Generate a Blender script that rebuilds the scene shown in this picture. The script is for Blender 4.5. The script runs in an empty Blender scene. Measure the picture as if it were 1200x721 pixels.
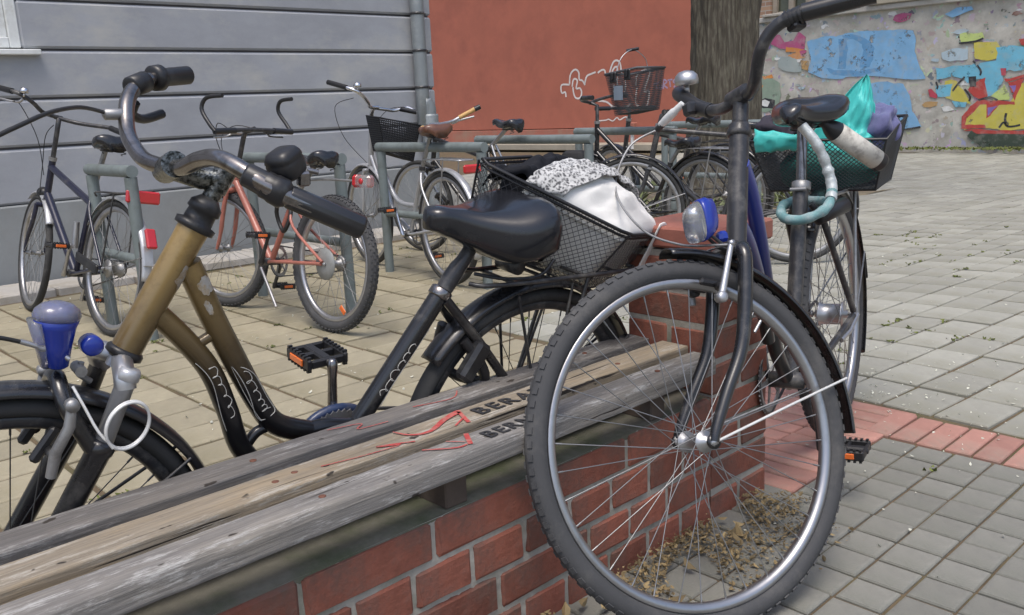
import bpy, bmesh, math, random
from mathutils import Vector, Matrix, noise
from math import pi, sin, cos, radians as RAD, sqrt, atan2

# ------------------------------------------------------------------ scene, camera, light
SC = bpy.context.scene
COL = SC.collection
random.seed(11)
CAM_H = 0.98
FWD = Vector((-0.71235, 0.66660, -0.21934))
UPV = Vector((-0.12891, 0.18303, 0.97462))
UPV = (UPV - FWD * UPV.dot(FWD) / FWD.dot(FWD)).normalized(); FWD.normalize()
RGT = FWD.cross(UPV).normalized()
camd = bpy.data.cameras.new('camera'); cam = bpy.data.objects.new('camera', camd); COL.objects.link(cam)
cam.matrix_world = Matrix(((RGT.x, UPV.x, -FWD.x, 0), (RGT.y, UPV.y, -FWD.y, 0), (RGT.z, UPV.z, -FWD.z, CAM_H), (0, 0, 0, 1)))
camd.sensor_width = 36; camd.lens = 31.5; camd.clip_start = 0.02; camd.clip_end = 500
SC.camera = cam

SUN_EL, SUN_AZ = RAD(69), RAD(140)          # azimuth measured from +Y towards +X
world = bpy.data.worlds.new('World'); SC.world = world; world.use_nodes = True
wn = world.node_tree; wn.nodes.clear()
sky = wn.nodes.new('ShaderNodeTexSky'); sky.sky_type = 'NISHITA'; sky.sun_disc = False
sky.sun_elevation = SUN_EL; sky.sun_rotation = SUN_AZ
sky.air_density = 1.0; sky.dust_density = 3.5; sky.ozone_density = 1.0
bg = wn.nodes.new('ShaderNodeBackground'); bg.inputs[1].default_value = 0.125
wo = wn.nodes.new('ShaderNodeOutputWorld')
wn.links.new(sky.outputs[0], bg.inputs[0]); wn.links.new(bg.outputs[0], wo.inputs[0])
sund = bpy.data.lights.new('sun', 'SUN'); sund.energy = 1.15; sund.angle = RAD(22); sund.color = (1.0, 0.96, 0.9)
sun = bpy.data.objects.new('sun', sund); COL.objects.link(sun)
sdir = Vector((sin(SUN_AZ) * cos(SUN_EL), cos(SUN_AZ) * cos(SUN_EL), sin(SUN_EL)))
sun.rotation_euler = (-sdir).to_track_quat('-Z', 'Y').to_euler()
SC.view_settings.view_transform = 'Standard'; SC.view_settings.look = 'None'
SC.view_settings.exposure = 0.70; SC.view_settings.gamma = 1.0

def in_view(p, margin=0.06):
    d = Vector(p) - Vector((0, 0, CAM_H)); z = d.dot(FWD)
    if z < 0.2: return None
    x = 600 + 1050 * d.dot(RGT) / z; y = 360.5 - 1050 * d.dot(UPV) / z
    if -1200 * margin < x < 1200 * (1 + margin) and -721 * margin < y < 721 * (1 + margin): return z
    return None

# ------------------------------------------------------------------ materials
MATS = {}
def mat(name, col, rough=0.5, metal=0.0, var=0.12, scale=6.0, bump=0.0, bscale=40.0, dirt=None, dscale=3.0, damt=0.4,
        coat=0.0, spec=0.5, stretch=None, alpha=1.0, trans=0.0, island=0.0, rvar=0.15, sheen=0.0):
    if name in MATS: return MATS[name]
    m = bpy.data.materials.new(name); m.use_nodes = True; MATS[name] = m
    nt = m.node_tree; N = nt.nodes; L = nt.links; N.clear()
    out = N.new('ShaderNodeOutputMaterial'); b = N.new('ShaderNodeBsdfPrincipled'); L.new(b.outputs[0], out.inputs[0])
    tc = N.new('ShaderNodeTexCoord'); src = tc.outputs['Object']
    if stretch:
        mp = N.new('ShaderNodeMapping'); mp.inputs['Scale'].default_value = stretch; L.new(src, mp.inputs[0]); src = mp.outputs[0]
    n1 = N.new('ShaderNodeTexNoise'); n1.inputs['Scale'].default_value = scale; n1.inputs['Detail'].default_value = 6
    n1.inputs['Roughness'].default_value = 0.65; L.new(src, n1.inputs['Vector'])
    cr = N.new('ShaderNodeValToRGB'); c = Vector(col[:3])
    lo = c * (1 - var); hi = c * (1 + var)
    cr.color_ramp.elements[0].position = 0.3; cr.color_ramp.elements[0].color = (*lo, 1)
    cr.color_ramp.elements[1].position = 0.7; cr.color_ramp.elements[1].color = (*[min(v, .95) for v in hi], 1)
    L.new(n1.outputs['Fac'], cr.inputs[0]); colout = cr.outputs[0]
    if island > 0:
        oi = N.new('ShaderNodeObjectInfo'); ge = N.new('ShaderNodeNewGeometry'); ad = N.new('ShaderNodeMath'); ad.operation = 'ADD'
        L.new(oi.outputs['Random'], ad.inputs[0]); L.new(ge.outputs['Random Per Island'], ad.inputs[1])
        fr = N.new('ShaderNodeMath'); fr.operation = 'FRACT'; L.new(ad.outputs[0], fr.inputs[0])
        mr = N.new('ShaderNodeMapRange'); mr.inputs[3].default_value = 1 - island; mr.inputs[4].default_value = 1 + island * 0.8
        L.new(fr.outputs[0], mr.inputs[0])
        mx = N.new('ShaderNodeMix'); mx.data_type = 'RGBA'; mx.blend_type = 'MULTIPLY'; mx.inputs[0].default_value = 1
        L.new(colout, mx.inputs[6]); L.new(mr.outputs[0], mx.inputs[7]); colout = mx.outputs[2]
    if dirt:
        n2 = N.new('ShaderNodeTexNoise'); n2.inputs['Scale'].default_value = dscale; n2.inputs['Detail'].default_value = 8
        n2.inputs['Roughness'].default_value = 0.7; L.new(src, n2.inputs['Vector'])
        r2 = N.new('ShaderNodeValToRGB'); r2.color_ramp.elements[0].position = 0.62 - 0.3 * damt; r2.color_ramp.elements[1].position = 0.78 - 0.2 * damt
        L.new(n2.outputs['Fac'], r2.inputs[0])
        ml = N.new('ShaderNodeMath'); ml.operation = 'MULTIPLY'; ml.inputs[1].default_value = min(1, damt * 1.6); L.new(r2.outputs[0], ml.inputs[0])
        mx = N.new('ShaderNodeMix'); mx.data_type = 'RGBA'; L.new(ml.outputs[0], mx.inputs[0]); L.new(colout, mx.inputs[6])
        mx.inputs[7].default_value = (*dirt[:3], 1); colout = mx.outputs[2]
    L.new(colout, b.inputs['Base Color'])
    rr = N.new('ShaderNodeMapRange'); rr.inputs[3].default_value = max(0.02, rough - rvar * rough * 1.5); rr.inputs[4].default_value = min(1, rough + rvar * rough * 1.5)
    L.new(n1.outputs['Fac'], rr.inputs[0]); L.new(rr.outputs[0], b.inputs['Roughness'])
    b.inputs['Metallic'].default_value = metal; b.inputs['Specular IOR Level'].default_value = spec
    b.inputs['Coat Weight'].default_value = coat; b.inputs['Coat Roughness'].default_value = 0.12
    b.inputs['Transmission Weight'].default_value = trans; b.inputs['Alpha'].default_value = alpha
    b.inputs['Sheen Weight'].default_value = sheen
    if bump > 0:
        n3 = N.new('ShaderNodeTexNoise'); n3.inputs['Scale'].default_value = bscale; n3.inputs['Detail'].default_value = 8; n3.inputs['Roughness'].default_value = 0.7
        L.new(src, n3.inputs['Vector'])
        bp = N.new('ShaderNodeBump'); bp.inputs['Strength'].default_value = min(1, bump); bp.inputs['Distance'].default_value = 0.004
        L.new(n3.outputs['Fac'], bp.inputs['Height']); L.new(bp.outputs[0], b.inputs['Normal'])
    return m

def ramp_mat(name, base_mat_args, axis, stops):
    """paint that changes along one object axis (factory fade from one paint colour to another)"""
    m = mat(name, **base_mat_args); nt = m.node_tree; N = nt.nodes; L = nt.links
    b = [n for n in N if n.type == 'BSDF_PRINCIPLED'][0]
    old = b.inputs['Base Color'].links[0].from_socket
    tc = N.new('ShaderNodeTexCoord'); sp = N.new('ShaderNodeSeparateXYZ'); L.new(tc.outputs['Object'], sp.inputs[0])
    mr = N.new('ShaderNodeMapRange'); mr.inputs[1].default_value = stops[0][0]; mr.inputs[2].default_value = stops[-1][0]
    L.new(sp.outputs[axis], mr.inputs[0])
    cr = N.new('ShaderNodeValToRGB'); L.new(mr.outputs[0], cr.inputs[0]); e = cr.color_ramp.elements
    span = stops[-1][0] - stops[0][0]
    for i, (p, c) in enumerate(stops):
        el = e[i] if i < 2 and i == 0 else (e[1] if i == len(stops) - 1 else e.new((p - stops[0][0]) / span))
        el.position = (p - stops[0][0]) / span; el.color = (*c, 1)
    mx = N.new('ShaderNodeMix'); mx.data_type = 'RGBA'; mx.blend_type = 'MULTIPLY'; mx.inputs[0].default_value = 1
    L.new(cr.outputs[0], mx.inputs[6]); L.new(old, mx.inputs[7]); L.new(mx.outputs[2], b.inputs['Base Color'])
    return m

DUST = (0.16, 0.15, 0.135)
M = {}
M['black_paint'] = mat('black paint', (0.014, 0.014, 0.016), 0.28, coat=0.5, dirt=DUST, dscale=14, damt=0.28, bump=0.05)
M['worn_black'] = mat('worn black paint', (0.03, 0.03, 0.033), 0.42, coat=0.2, dirt=DUST, dscale=20, damt=0.45, bump=0.1)
M['black_plastic'] = mat('black plastic', (0.02, 0.02, 0.022), 0.38, dirt=(0.09, 0.09, 0.085), dscale=18, damt=0.3, bump=0.06)
M['grip_rubber'] = mat('black grip rubber', (0.018, 0.018, 0.02), 0.3, coat=0.25, dirt=(0.06, 0.06, 0.06), dscale=25, damt=0.25)
M['tyre'] = mat('dusty tyre rubber', (0.042, 0.042, 0.042), 0.72, dirt=(0.13, 0.125, 0.115), dscale=9, damt=0.4, bump=0.25, bscale=90, spec=0.3)
M['tyre_grey'] = mat('pale dusty tyre rubber', (0.062, 0.063, 0.066), 0.75, dirt=(0.13, 0.125, 0.118), dscale=9, damt=0.42, bump=0.25, bscale=90, spec=0.3)
M['alloy'] = mat('brushed alloy', (0.5, 0.5, 0.51), 0.4, 0.9, dirt=(0.2, 0.19, 0.17), dscale=16, damt=0.25, bump=0.05)
M['rim_alloy'] = mat('rim alloy', (0.4, 0.4, 0.41), 0.32, 0.9, dirt=(0.13, 0.125, 0.115), dscale=12, damt=0.3)
M['dull_alloy'] = mat('dull grey alloy', (0.36, 0.36, 0.36), 0.5, 0.75, dirt=(0.13, 0.12, 0.11), dscale=18, damt=0.4, bump=0.08)
M['chrome'] = mat('chrome', (0.7, 0.7, 0.72), 0.14, 1.0, dirt=(0.22, 0.19, 0.15), dscale=30, damt=0.25)
M['tarnish'] = mat('tarnished chrome', (0.27, 0.255, 0.25), 0.22, 0.95, var=.3, dirt=(0.08, 0.07, 0.06), dscale=35, damt=0.45)
M['pitted_chrome'] = mat('pitted chrome', (0.34, 0.35, 0.34), 0.25, 0.9, var=.4, scale=60, dirt=(0.022, 0.024, 0.02), dscale=120, damt=0.95, bump=0.35, bscale=150)
M['spoke'] = mat('spoke steel', (0.3, 0.3, 0.3), 0.4, 0.8)
M['dark_spoke'] = mat('dark spoke steel', (0.12, 0.12, 0.12), 0.4, 0.7)
M['white_cable'] = mat('clear coated cable', (0.7, 0.7, 0.68), 0.3, 0.1)
M['black_cable'] = mat('black cable', (0.02, 0.02, 0.02), 0.5)
M['saddle'] = mat('black saddle vinyl', (0.016, 0.017, 0.021), 0.24, coat=0.35, bump=0.08, bscale=160, dirt=(0.09, 0.085, 0.08), dscale=11, damt=0.2)
M['brown_leather'] = mat('brown leather', (0.13, 0.055, 0.032), 0.35, coat=0.3, var=.3, dirt=(0.04, 0.025, 0.02), dscale=14, damt=.35)
M['cork'] = mat('tan cork grip', (0.55, 0.33, 0.12), 0.6, var=.25, scale=60)
M['red_lens'] = mat('red reflector lens', (0.5, 0.02, 0.025), 0.15, coat=0.6)
M['orange_lens'] = mat('orange reflector lens', (0.75, 0.16, 0.03), 0.25, coat=0.5)
M['clear_lens'] = mat('clear lamp lens', (0.85, 0.88, 0.88), 0.16, trans=0.85, coat=0.3)
M['white_plastic'] = mat('white plastic', (0.72, 0.72, 0.7), 0.4, dirt=(0.4, 0.38, 0.34), dscale=20, damt=.3)
M['blue_plastic'] = mat('blue plastic', (0.012, 0.034, 0.29), 0.25, coat=0.4, dirt=(0.05, 0.06, 0.15), dscale=18, damt=.3)
M['silver_paint'] = mat('silver paint', (0.5, 0.51, 0.53), 0.35, 0.45, dirt=(0.2, 0.19, 0.17), dscale=12, damt=.3)
M['salmon'] = mat('salmon paint', (0.43, 0.155, 0.115), 0.42, coat=.2, dirt=(0.2, 0.1, 0.08), dscale=14, damt=.35)
M['navy'] = mat('dark navy paint', (0.017, 0.019, 0.042), 0.32, coat=.35, dirt=DUST, dscale=14, damt=.25)
M['green_steel'] = mat('grey galvanised rack paint', (0.2, 0.235, 0.235), 0.5, 0.2, dirt=(0.11, 0.12, 0.11), dscale=7, damt=.4, bump=.05)
M['rust'] = mat('rusty steel', (0.17, 0.075, 0.05), 0.7, .3, dirt=(0.3, 0.28, 0.26), dscale=10, damt=.35)
M['steel_mesh'] = mat('dark steel mesh', (0.11, 0.11, 0.115), 0.35, 0.6)
M['mesh_black'] = mat('black coated wire', (0.018, 0.018, 0.02), 0.4)
M['grey_wire'] = mat('dark grey wire', (0.075, 0.08, 0.085), 0.45, 0.4)

# ------------------------------------------------------------------ mesh building
class MB:
    def __init__(s): s.v = []; s.f = []; s.flat = set()
    def add(s, vs, fs, flat=False):
        o = len(s.v); s.v += [Vector(p) for p in vs]
        for f in fs:
            if flat: s.flat.add(len(s.f))
            s.f.append([i + o for i in f])
    def tube(s, pts, r, seg=10, closed=False, caps=True):
        pts = [Vector(p) for p in pts]; n = len(pts)
        rs = r if isinstance(r, (list, tuple)) else [r] * n
        T = []
        for i in range(n):
            a = pts[(i - 1) % n] if (closed or i) else pts[0]; b = pts[(i + 1) % n] if (closed or i < n - 1) else pts[-1]
            t = b - a; T.append(t.normalized() if t.length > 1e-9 else Vector((0, 0, 1)))
        ref = Vector((0, 0, 1)) if abs(T[0].z) < 0.9 else Vector((1, 0, 0))
        u = T[0].cross(ref).normalized(); vs = []
        for i in range(n):
            if i:
                u = u - T[i] * u.dot(T[i])
                u = u.normalized() if u.length > 1e-6 else T[i].orthogonal().normalized()
            w = T[i].cross(u)
            for k in range(seg):
                a = 2 * pi * k / seg; vs.append(pts[i] + (u * cos(a) + w * sin(a)) * rs[i])
        fs = []
        for i in range(n if closed else n - 1):
            j = (i + 1) % n
            for k in range(seg):
                l = (k + 1) % seg; fs.append((i * seg + k, i * seg + l, j * seg + l, j * seg + k))
        s.add(vs, fs)
        if caps and not closed:
            s.add(vs[:seg], [tuple(range(seg))[::-1]], True); s.add(vs[-seg:], [tuple(range(seg))], True)
        return s
    def box(s, c, d, R=None, bev=0.0):
        c = Vector(c); hx, hy, hz = [q / 2 for q in d]; vs = []; 
        if bev <= 0:
            P = [(x, y, z) for z in (-hz, hz) for x, y in ((-hx, -hy), (hx, -hy), (hx, hy), (-hx, hy))]
            F = [(3, 2, 1, 0), (4, 5, 6, 7), (0, 1, 5, 4), (1, 2, 6, 5), (2, 3, 7, 6), (3, 0, 4, 7)]
        else:
            b = min(bev, hx * .9, hy * .9, hz * .9); P = []; idx = {}
            for sx in (-1, 1):
                for sy in (-1, 1):
                    for sz in (-1, 1):
                        for ax in range(3):
                            q = [sx * (hx - b), sy * (hy - b), sz * (hz - b)]; q[ax] = (sx * hx, sy * hy, sz * hz)[ax]
                            idx[(sx, sy, sz, ax)] = len(P); P.append(tuple(q))
            F = []
            def quad(keys):
                F.append([idx[k] for k in keys])
            for ax in range(3):
                o1, o2 = [a for a in range(3) if a != ax]
                for sg in (-1, 1):
                    ks = []
                    for a, b2 in ((-1, -1), (1, -1), (1, 1), (-1, 1)):
                        t = [0, 0, 0]; t[ax] = sg; t[o1] = a; t[o2] = b2; ks.append((*t, ax))
                    quad(ks)
                for a in (-1, 1):
                    for b2 in (-1, 1):
                        t1 = [0, 0, 0]; t1[ax] = -1; t1[o1] = a; t1[o2] = b2; t2 = list(t1); t2[ax] = 1
                        quad([(*t1, o1), (*t2, o1), (*t2, o2), (*t1, o2)])
            for sx in (-1, 1):
                for sy in (-1, 1):
                    for sz in (-1, 1): F.append([idx[(sx, sy, sz, a)] for a in range(3)])
        for p in P:
            p = Vector(p); p = R @ p if R is not None else p; vs.append(p + c)
        s.add(vs, F, True); return s
    def revolve(s, prof, n=64, M4=None, closed=True, a0=0, a1=2 * pi, cap=False):
        """profile of (radius, y) turned about the local Y axis"""
        full = abs(a1 - a0 - 2 * pi) < 1e-6; vs = []; m = len(prof); cnt = n if full else n + 1
        for i in range(cnt):
            a = a0 + (a1 - a0) * i / n
            for r, y in prof:
                p = Vector((r * cos(a), y, r * sin(a))); vs.append(M4 @ p if M4 else p)
        fs = []
        for i in range(n):
            j = (i + 1) % cnt
            for k in range(m if closed else m - 1):
                l = (k + 1) % m; fs.append((i * m + k, j * m + k, j * m + l, i * m + l))
        if cap and not full: fs += [tuple(range(m)), tuple(range((cnt - 1) * m, cnt * m))]
        s.add(vs, fs); return s
    def lathe(s, c, axis, prof, n=16):
        """closed solid: profile of (distance along axis, radius)"""
        c = Vector(c); w = Vector(axis).normalized(); u = w.orthogonal().normalized(); v = w.cross(u); vs = []; m = len(prof)
        for t, r in prof:
            for k in range(n):
                a = 2 * pi * k / n; vs.append(c + w * t + (u * cos(a) + v * sin(a)) * r)
        fs = [(i * n + k, i * n + (k + 1) % n, (i + 1) * n + (k + 1) % n, (i + 1) * n + k) for i in range(m - 1) for k in range(n)]
        fs += [tuple(range(n))[::-1], tuple(range((m - 1) * n, m * n))]
        s.add(vs, fs); return s
    def loft(s, rings, cap=True):
        n = len(rings[0]); vs = [p for r in rings for p in r]
        fs = [(i * n + k, i * n + (k + 1) % n, (i + 1) * n + (k + 1) % n, (i + 1) * n + k) for i in range(len(rings) - 1) for k in range(n)]
        if cap: fs += [tuple(range(n))[::-1], tuple(range((len(rings) - 1) * n, len(rings) * n))]
        s.add(vs, fs); return s
    def grid(s, fn, nu, nv, thick=None):
        """surface fn(u,v); with thick also a back side and a rim"""
        vs = [Vector(fn(i / nu, j / nv)) for i in range(nu + 1) for j in range(nv + 1)]
        q = lambda i, j: i * (nv + 1) + j
        fs = [(q(i, j), q(i + 1, j), q(i + 1, j + 1), q(i, j + 1)) for i in range(nu) for j in range(nv)]
        if thick:
            n0 = len(vs); nor = [Vector() for _ in vs]
            for f in fs:
                a = (vs[f[1]] - vs[f[0]]).cross(vs[f[3]] - vs[f[0]])
                for k in f: nor[k] += a
            vs += [p - (n.normalized() if n.length > 0 else Vector((0, 0, 1))) * thick for p, n in zip(vs[:n0], nor)]
            fs += [tuple(k + n0 for k in f[::-1]) for f in fs]
            for i in range(nu):
                fs += [(q(i, 0), q(i, 0) + n0, q(i + 1, 0) + n0, q(i + 1, 0)), (q(i + 1, nv), q(i + 1, nv) + n0, q(i, nv) + n0, q(i, nv))]
            for j in range(nv):
                fs += [(q(0, j + 1), q(0, j + 1) + n0, q(0, j) + n0, q(0, j)), (q(nu, j), q(nu, j) + n0, q(nu, j + 1) + n0, q(nu, j + 1))]
        s.add(vs, fs); return s
    def xf(s, M4): s.v = [M4 @ p for p in s.v]; return s
    def mesh(s, name, m, smooth=True):
        me = bpy.data.meshes.new(name); me.from_pydata([tuple(p) for p in s.v], [], s.f)
        if smooth: me.polygons.foreach_set('use_smooth', [i not in s.flat for i in range(len(s.f))])
        for k in (m if isinstance(m, (list, tuple)) else [m]): me.materials.append(k)
        me.update(); return me
    def build(s, name, m, parent=None, smooth=True, fix=True):
        me = s.mesh(name, m, smooth)
        if fix:
            bm = bmesh.new(); bm.from_mesh(me); bmesh.ops.recalc_face_normals(bm, faces=bm.faces); bm.to_mesh(me); bm.free()
        o = bpy.data.objects.new(name, me); COL.objects.link(o)
        if parent: o.parent = parent
        return o

def linkobj(name, me, parent=None, loc=None, rot=None, scale=None):
    o = bpy.data.objects.new(name, me); COL.objects.link(o)
    if parent: o.parent = parent
    if loc is not None: o.location = loc
    if rot is not None: o.rotation_euler = rot
    if scale is not None: o.scale = scale
    return o
def tag(o, label=None, cat=None, group=None, kind=None):
    if label: o['label'] = label
    if cat: o['category'] = cat
    if group: o['group'] = group
    if kind: o['kind'] = kind
    return o
def empty(name, loc=(0, 0, 0), rot=(0, 0, 0)):
    o = bpy.data.objects.new(name, None); COL.objects.link(o); o.location = loc; o.rotation_euler = rot; o.empty_display_size = .1
    return o
def own_base(o, pt):
    """move the origin of a top-level mesh to its base"""
    o.data.transform(Matrix.Translation(-Vector(pt))); o.location = pt; return o
def curve(pts, n=6):
    P = [Vector(p) for p in pts]; out = []
    for i in range(len(P) - 1):
        a = P[max(0, i - 1)]; b = P[i]; c = P[i + 1]; d = P[min(len(P) - 1, i + 2)]
        for k in range(n):
            t = k / n
            out.append(0.5 * ((2 * b) + (c - a) * t + (2 * a - 5 * b + 4 * c - d) * t * t + (3 * b - a - 3 * c + d) * t ** 3))
    out.append(P[-1]); return out
def rot_to(d, up=(0, 0, 1)):
    d = Vector(d).normalized(); y = Vector(up).cross(d); y = y.normalized() if y.length > 1e-6 else d.orthogonal().normalized()
    z = d.cross(y); return Matrix(((d.x, y.x, z.x), (d.y, y.y, z.y), (d.z, y.z, z.z)))
def basis(c, f, a):
    f = Vector(f).normalized(); a = Vector(a); a = (a - f * a.dot(f)).normalized(); u = f.cross(a); c = Vector(c)
    return Matrix(((f.x, a.x, u.x, c.x), (f.y, a.y, u.y, c.y), (f.z, a.z, u.z, c.z), (0, 0, 0, 1)))
def fnoise(p, s=1.0, o=0.0): return noise.noise(Vector(p) * s + Vector((o, o * 1.7, -o)))

def crumple(u, v, seed, f=2.2, n=7):
    """sharp folds: sum of triangle waves in random directions, about -1..1"""
    rg = random.Random(seed); s = 0; w = 0
    for k in range(n):
        a = rg.uniform(0, pi); fr = f * (1 + .55 * k); ph = rg.random(); amp = 1 / (1 + .75 * k)
        t = (u * cos(a) + v * sin(a)) * fr + ph + .22 * noise.noise(Vector((u * 3, v * 3, seed + k)))
        t -= math.floor(t); s += amp * (4 * abs(t - .5) - 1); w += amp
    return s / w

# ------------------------------------------------------------------ ground
def sstep(t): t = max(0., min(1., t)); return t * t * (3 - 2 * t)
def gz(x, y):
    w = max(0., min(1., (y - 1.0) / 1.5)); end = -1.45 + (-3.0 + 1.45) * w
    return -0.075 * sstep((-1.14 - x) / (-1.14 - end))
soil = mat('joint soil and moss', (0.118, 0.086, 0.05), 0.95, var=.3, scale=9, dirt=(0.085, 0.10, 0.03), dscale=5, damt=.45, bump=.6, bscale=70)
xs = sorted(set([-60, -40, -25, -15] + [round(-10 + .25 * i, 2) for i in range(81)] + [15, 25, 40, 60]))
ys = sorted(set([-60, -40, -20, -10, -5] + [round(-2 + .25 * i, 2) for i in range(77)] + [22, 30, 45, 80]))
mb = MB(); mb.add([(x, y, gz(x, y) - .008) for x in xs for y in ys],
    [(i * len(ys) + j, (i + 1) * len(ys) + j, (i + 1) * len(ys) + j + 1, i * len(ys) + j + 1) for i in range(len(xs) - 1) for j in range(len(ys) - 1)])
tag(mb.build('ground', soil), 'soil and moss showing in the joints under the paving', kind='structure')

M['paver_grey'] = mat('grey concrete paver', (0.335, 0.33, 0.285), 0.85, var=.13, scale=14, island=.14, bump=.35, bscale=120, dirt=(0.215, 0.21, 0.155), dscale=3.5, damt=.45)
M['paver_warm'] = mat('sandy concrete paver', (0.325, 0.29, 0.205), 0.85, var=.13, scale=14, island=.15, bump=.35, bscale=120, dirt=(0.22, 0.195, 0.12), dscale=3.0, damt=.45)
M['sett'] = mat('small grey sett', (0.215, 0.212, 0.187), 0.85, var=.15, scale=18, island=.13, bump=.4, bscale=140, dirt=(0.145, 0.15, 0.125), dscale=4, damt=.5)
M['red_clinker'] = mat('red clinker paver', (0.40, 0.205, 0.165), 0.8, var=.15, scale=16, island=.15, bump=.3, bscale=120, dirt=(0.3, 0.235, 0.19), dscale=5, damt=.45)

def stone_geo(lx, ly, h=.03, b=.006):
    """stone with a worn edge: top at z=0"""
    vs = []; hx, hy = lx / 2, ly / 2
    for z, i in ((-h, 0), (-b * .8, 0), (-b * .2, b * .45), (0, b * 1.3)):
        vs += [(-hx + i, -hy + i, z), (hx - i, -hy + i, z), (hx - i, hy - i, z), (-hx + i, hy - i, z)]
    fs = [(4 * r + k, 4 * r + (k + 1) % 4, 4 * r + 4 + (k + 1) % 4, 4 * r + 4 + k) for r in range(3) for k in range(4)] + [(12, 13, 14, 15)]
    return vs, fs

def lay(zone, piece, material, cells, dims, rz, limit, kindname):
    """cells: centres; the largest ones in view become parts, all others one mesh"""
    root = empty(zone[0]); tag(root, zone[1], kind='structure')
    vs, fs = stone_geo(*dims); m0 = MB(); m0.add(vs, fs, True); me = m0.mesh(piece, material, False)
    vis = []
    for i, (x, y, *_) in enumerate(cells):
        z = in_view((x, y, 0))
        if z: vis.append((z, i))
    vis.sort(); own = {i for _, i in vis[:limit]}
    rest = MB(); rng = random.Random(5)
    for i, cell in enumerate(cells):
        x, y = cell[:2]; kx = cell[2] if len(cell) > 2 else 1
        sx, sy = kx * (1 + rng.uniform(-.035, .012)), 1 + rng.uniform(-.03, .012); a = rz + rng.gauss(0, .006)
        tx, ty = rng.gauss(0, .009), rng.gauss(0, .009); z = gz(x, y) + rng.gauss(0, .0012)
        e = .05; sl = (gz(x + e, y) - gz(x - e, y)) / (2 * e); sm = (gz(x, y + e) - gz(x, y - e)) / (2 * e)
        rot = (tx + math.atan(sm), ty - math.atan(sl), a)
        if i in own: linkobj(piece, me, root, (x, y, z), rot, (sx, sy, 1))
        else:
            R = Matrix.LocRotScale(Vector((x, y, z)), __import__('mathutils').Euler(rot), Vector((sx, sy, 1)))
            rest.add([R @ Vector(p) for p in vs], fs, True)
    if rest.v: tag(rest.build(kindname, material, root, False, False), kind='stuff')
    return root

# left zone: sandy pavers round the bicycle racks
cells = []
def edge_x(y): return -1.515 if y < 1.93 else -1.87 if y < 2.66 else -3.2 + .0664 * (y - 2.825)
for j in range(-3, 54):
    y = .07 + j * .285; e = None
    for i in range(-26, 1):
        x = -1.55 + i * .193 + .003 * j + (.02 if j % 3 == 0 else 0)
        if y < 5.6 and -6.0 < x and x + .0915 < edge_x(y): cells.append((x, y - .0007 * i)); e = x + .0965
    if e and y < 5.6 and edge_x(y) - e > .035: cells.append(((e + edge_x(y)) / 2, y, (edge_x(y) - e - .008) / .183))
lay(('bike_parking_paving', 'sandy grey rectangular pavers with brown mossy joints under the parked bicycles'), 'paver', M['paver_warm'], cells, (.180, .270), .005, 260, 'paver_field')
# right zone: grey pavers of the open yard, rotated a little
cells = []; a = RAD(3.8)
for i in range(-62, 80):
    for j in range(0, 56):
        u, v = i * .168, j * .245
        x = -1.10 + u * cos(a) + v * sin(a); y = 2.825 - u * sin(a) + v * cos(a)
        if y - .12 - abs(.08 * sin(a)) > 2.655 and y < 15.2 and x < 10 and (i >= -12 or y > 5.60): cells.append((x, y))
lay(('yard_paving', 'grey concrete pavers of the open yard with moss in the joints'), 'paver', M['paver_grey'], cells, (.159, .236), -a, 280, 'paver_field')
# small setts in front of the wall
cells = [(-.71 + .1 * i, 1.70 + .098 * j) for i in range(-4, 34) for j in range(-28, 8) if i > -4 or 1.70 + .098 * j < 1.9]
lay(('sett_paving', 'small square grey setts in front of the brick wall'), 'sett', M['sett'], cells, (.0955, .0925), 0, 260, 'sett_field')
# red clinker strip: soldiers across the yard, stretchers behind the wall end
root = empty('clinker_strip'); tag(root, 'strip of red clinker bricks set on edge across the paving', kind='structure')
rng = random.Random(8)
vs, fs = stone_geo(.068, .206); m0 = MB(); m0.add(vs, fs, True); me1 = m0.mesh('brick', M['red_clinker'], False)
vs, fs = stone_geo(.206, .068); m0 = MB(); m0.add(vs, fs, True); me2 = m0.mesh('brick', M['red_clinker'], False)
for i in range(46):
    x = -1.085 + .0755 * i; linkobj('brick', me1, root, (x, 2.552 + rng.gauss(0, .002), gz(x, 2.55) + .002 + rng.gauss(0, .001)), (rng.gauss(0, .008), rng.gauss(0, .008), rng.gauss(0, .008)))
for j in range(10):
    for i in range(4):
        x = -1.166 - .213 * i + (.0 if j % 2 else 0); y = 1.965 + .0755 * j
        linkobj('brick', me2, root, (x, y, gz(x, y) + .002), (rng.gauss(0, .008), rng.gauss(0, .008), rng.gauss(0, .008)))
# ------------------------------------------------------------------ brick wall with pier
M['brick'] = mat('dark red brick', (0.255, 0.085, 0.055), 0.78, var=.32, scale=16, island=.36, bump=.9, bscale=70, dirt=(0.12, 0.085, 0.07), dscale=9, damt=.55, stretch=(1, 1, 1))
M['mortar'] = mat('pale mortar', (0.36, 0.34, 0.3), 0.95, var=.2, scale=25, bump=.6, bscale=90, dirt=(0.13, 0.14, 0.09), dscale=6, damt=.45)
M['ledge'] = mat('mossy cement ledge', (0.155, 0.145, 0.115), 0.95, var=.3, scale=12, bump=.6, bscale=60, dirt=(0.07, 0.085, 0.04), dscale=5, damt=.6)
wall = empty('brick_wall', (-1.24, .4, 0)); tag(wall, 'low red brick wall with pale mortar ending in a taller square pier', 'wall')
WX, WY = -1.24, .4
def wmb(mb, name, m): return mb.xf(Matrix.Translation((-WX, -WY, 0))).build(name, m, wall)
FX, BX = -1.124, -1.364; PX0, PX1, PY0, PY1 = -1.372, -1.124, 1.668, 1.909
mb = MB(); rec = .0042
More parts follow.
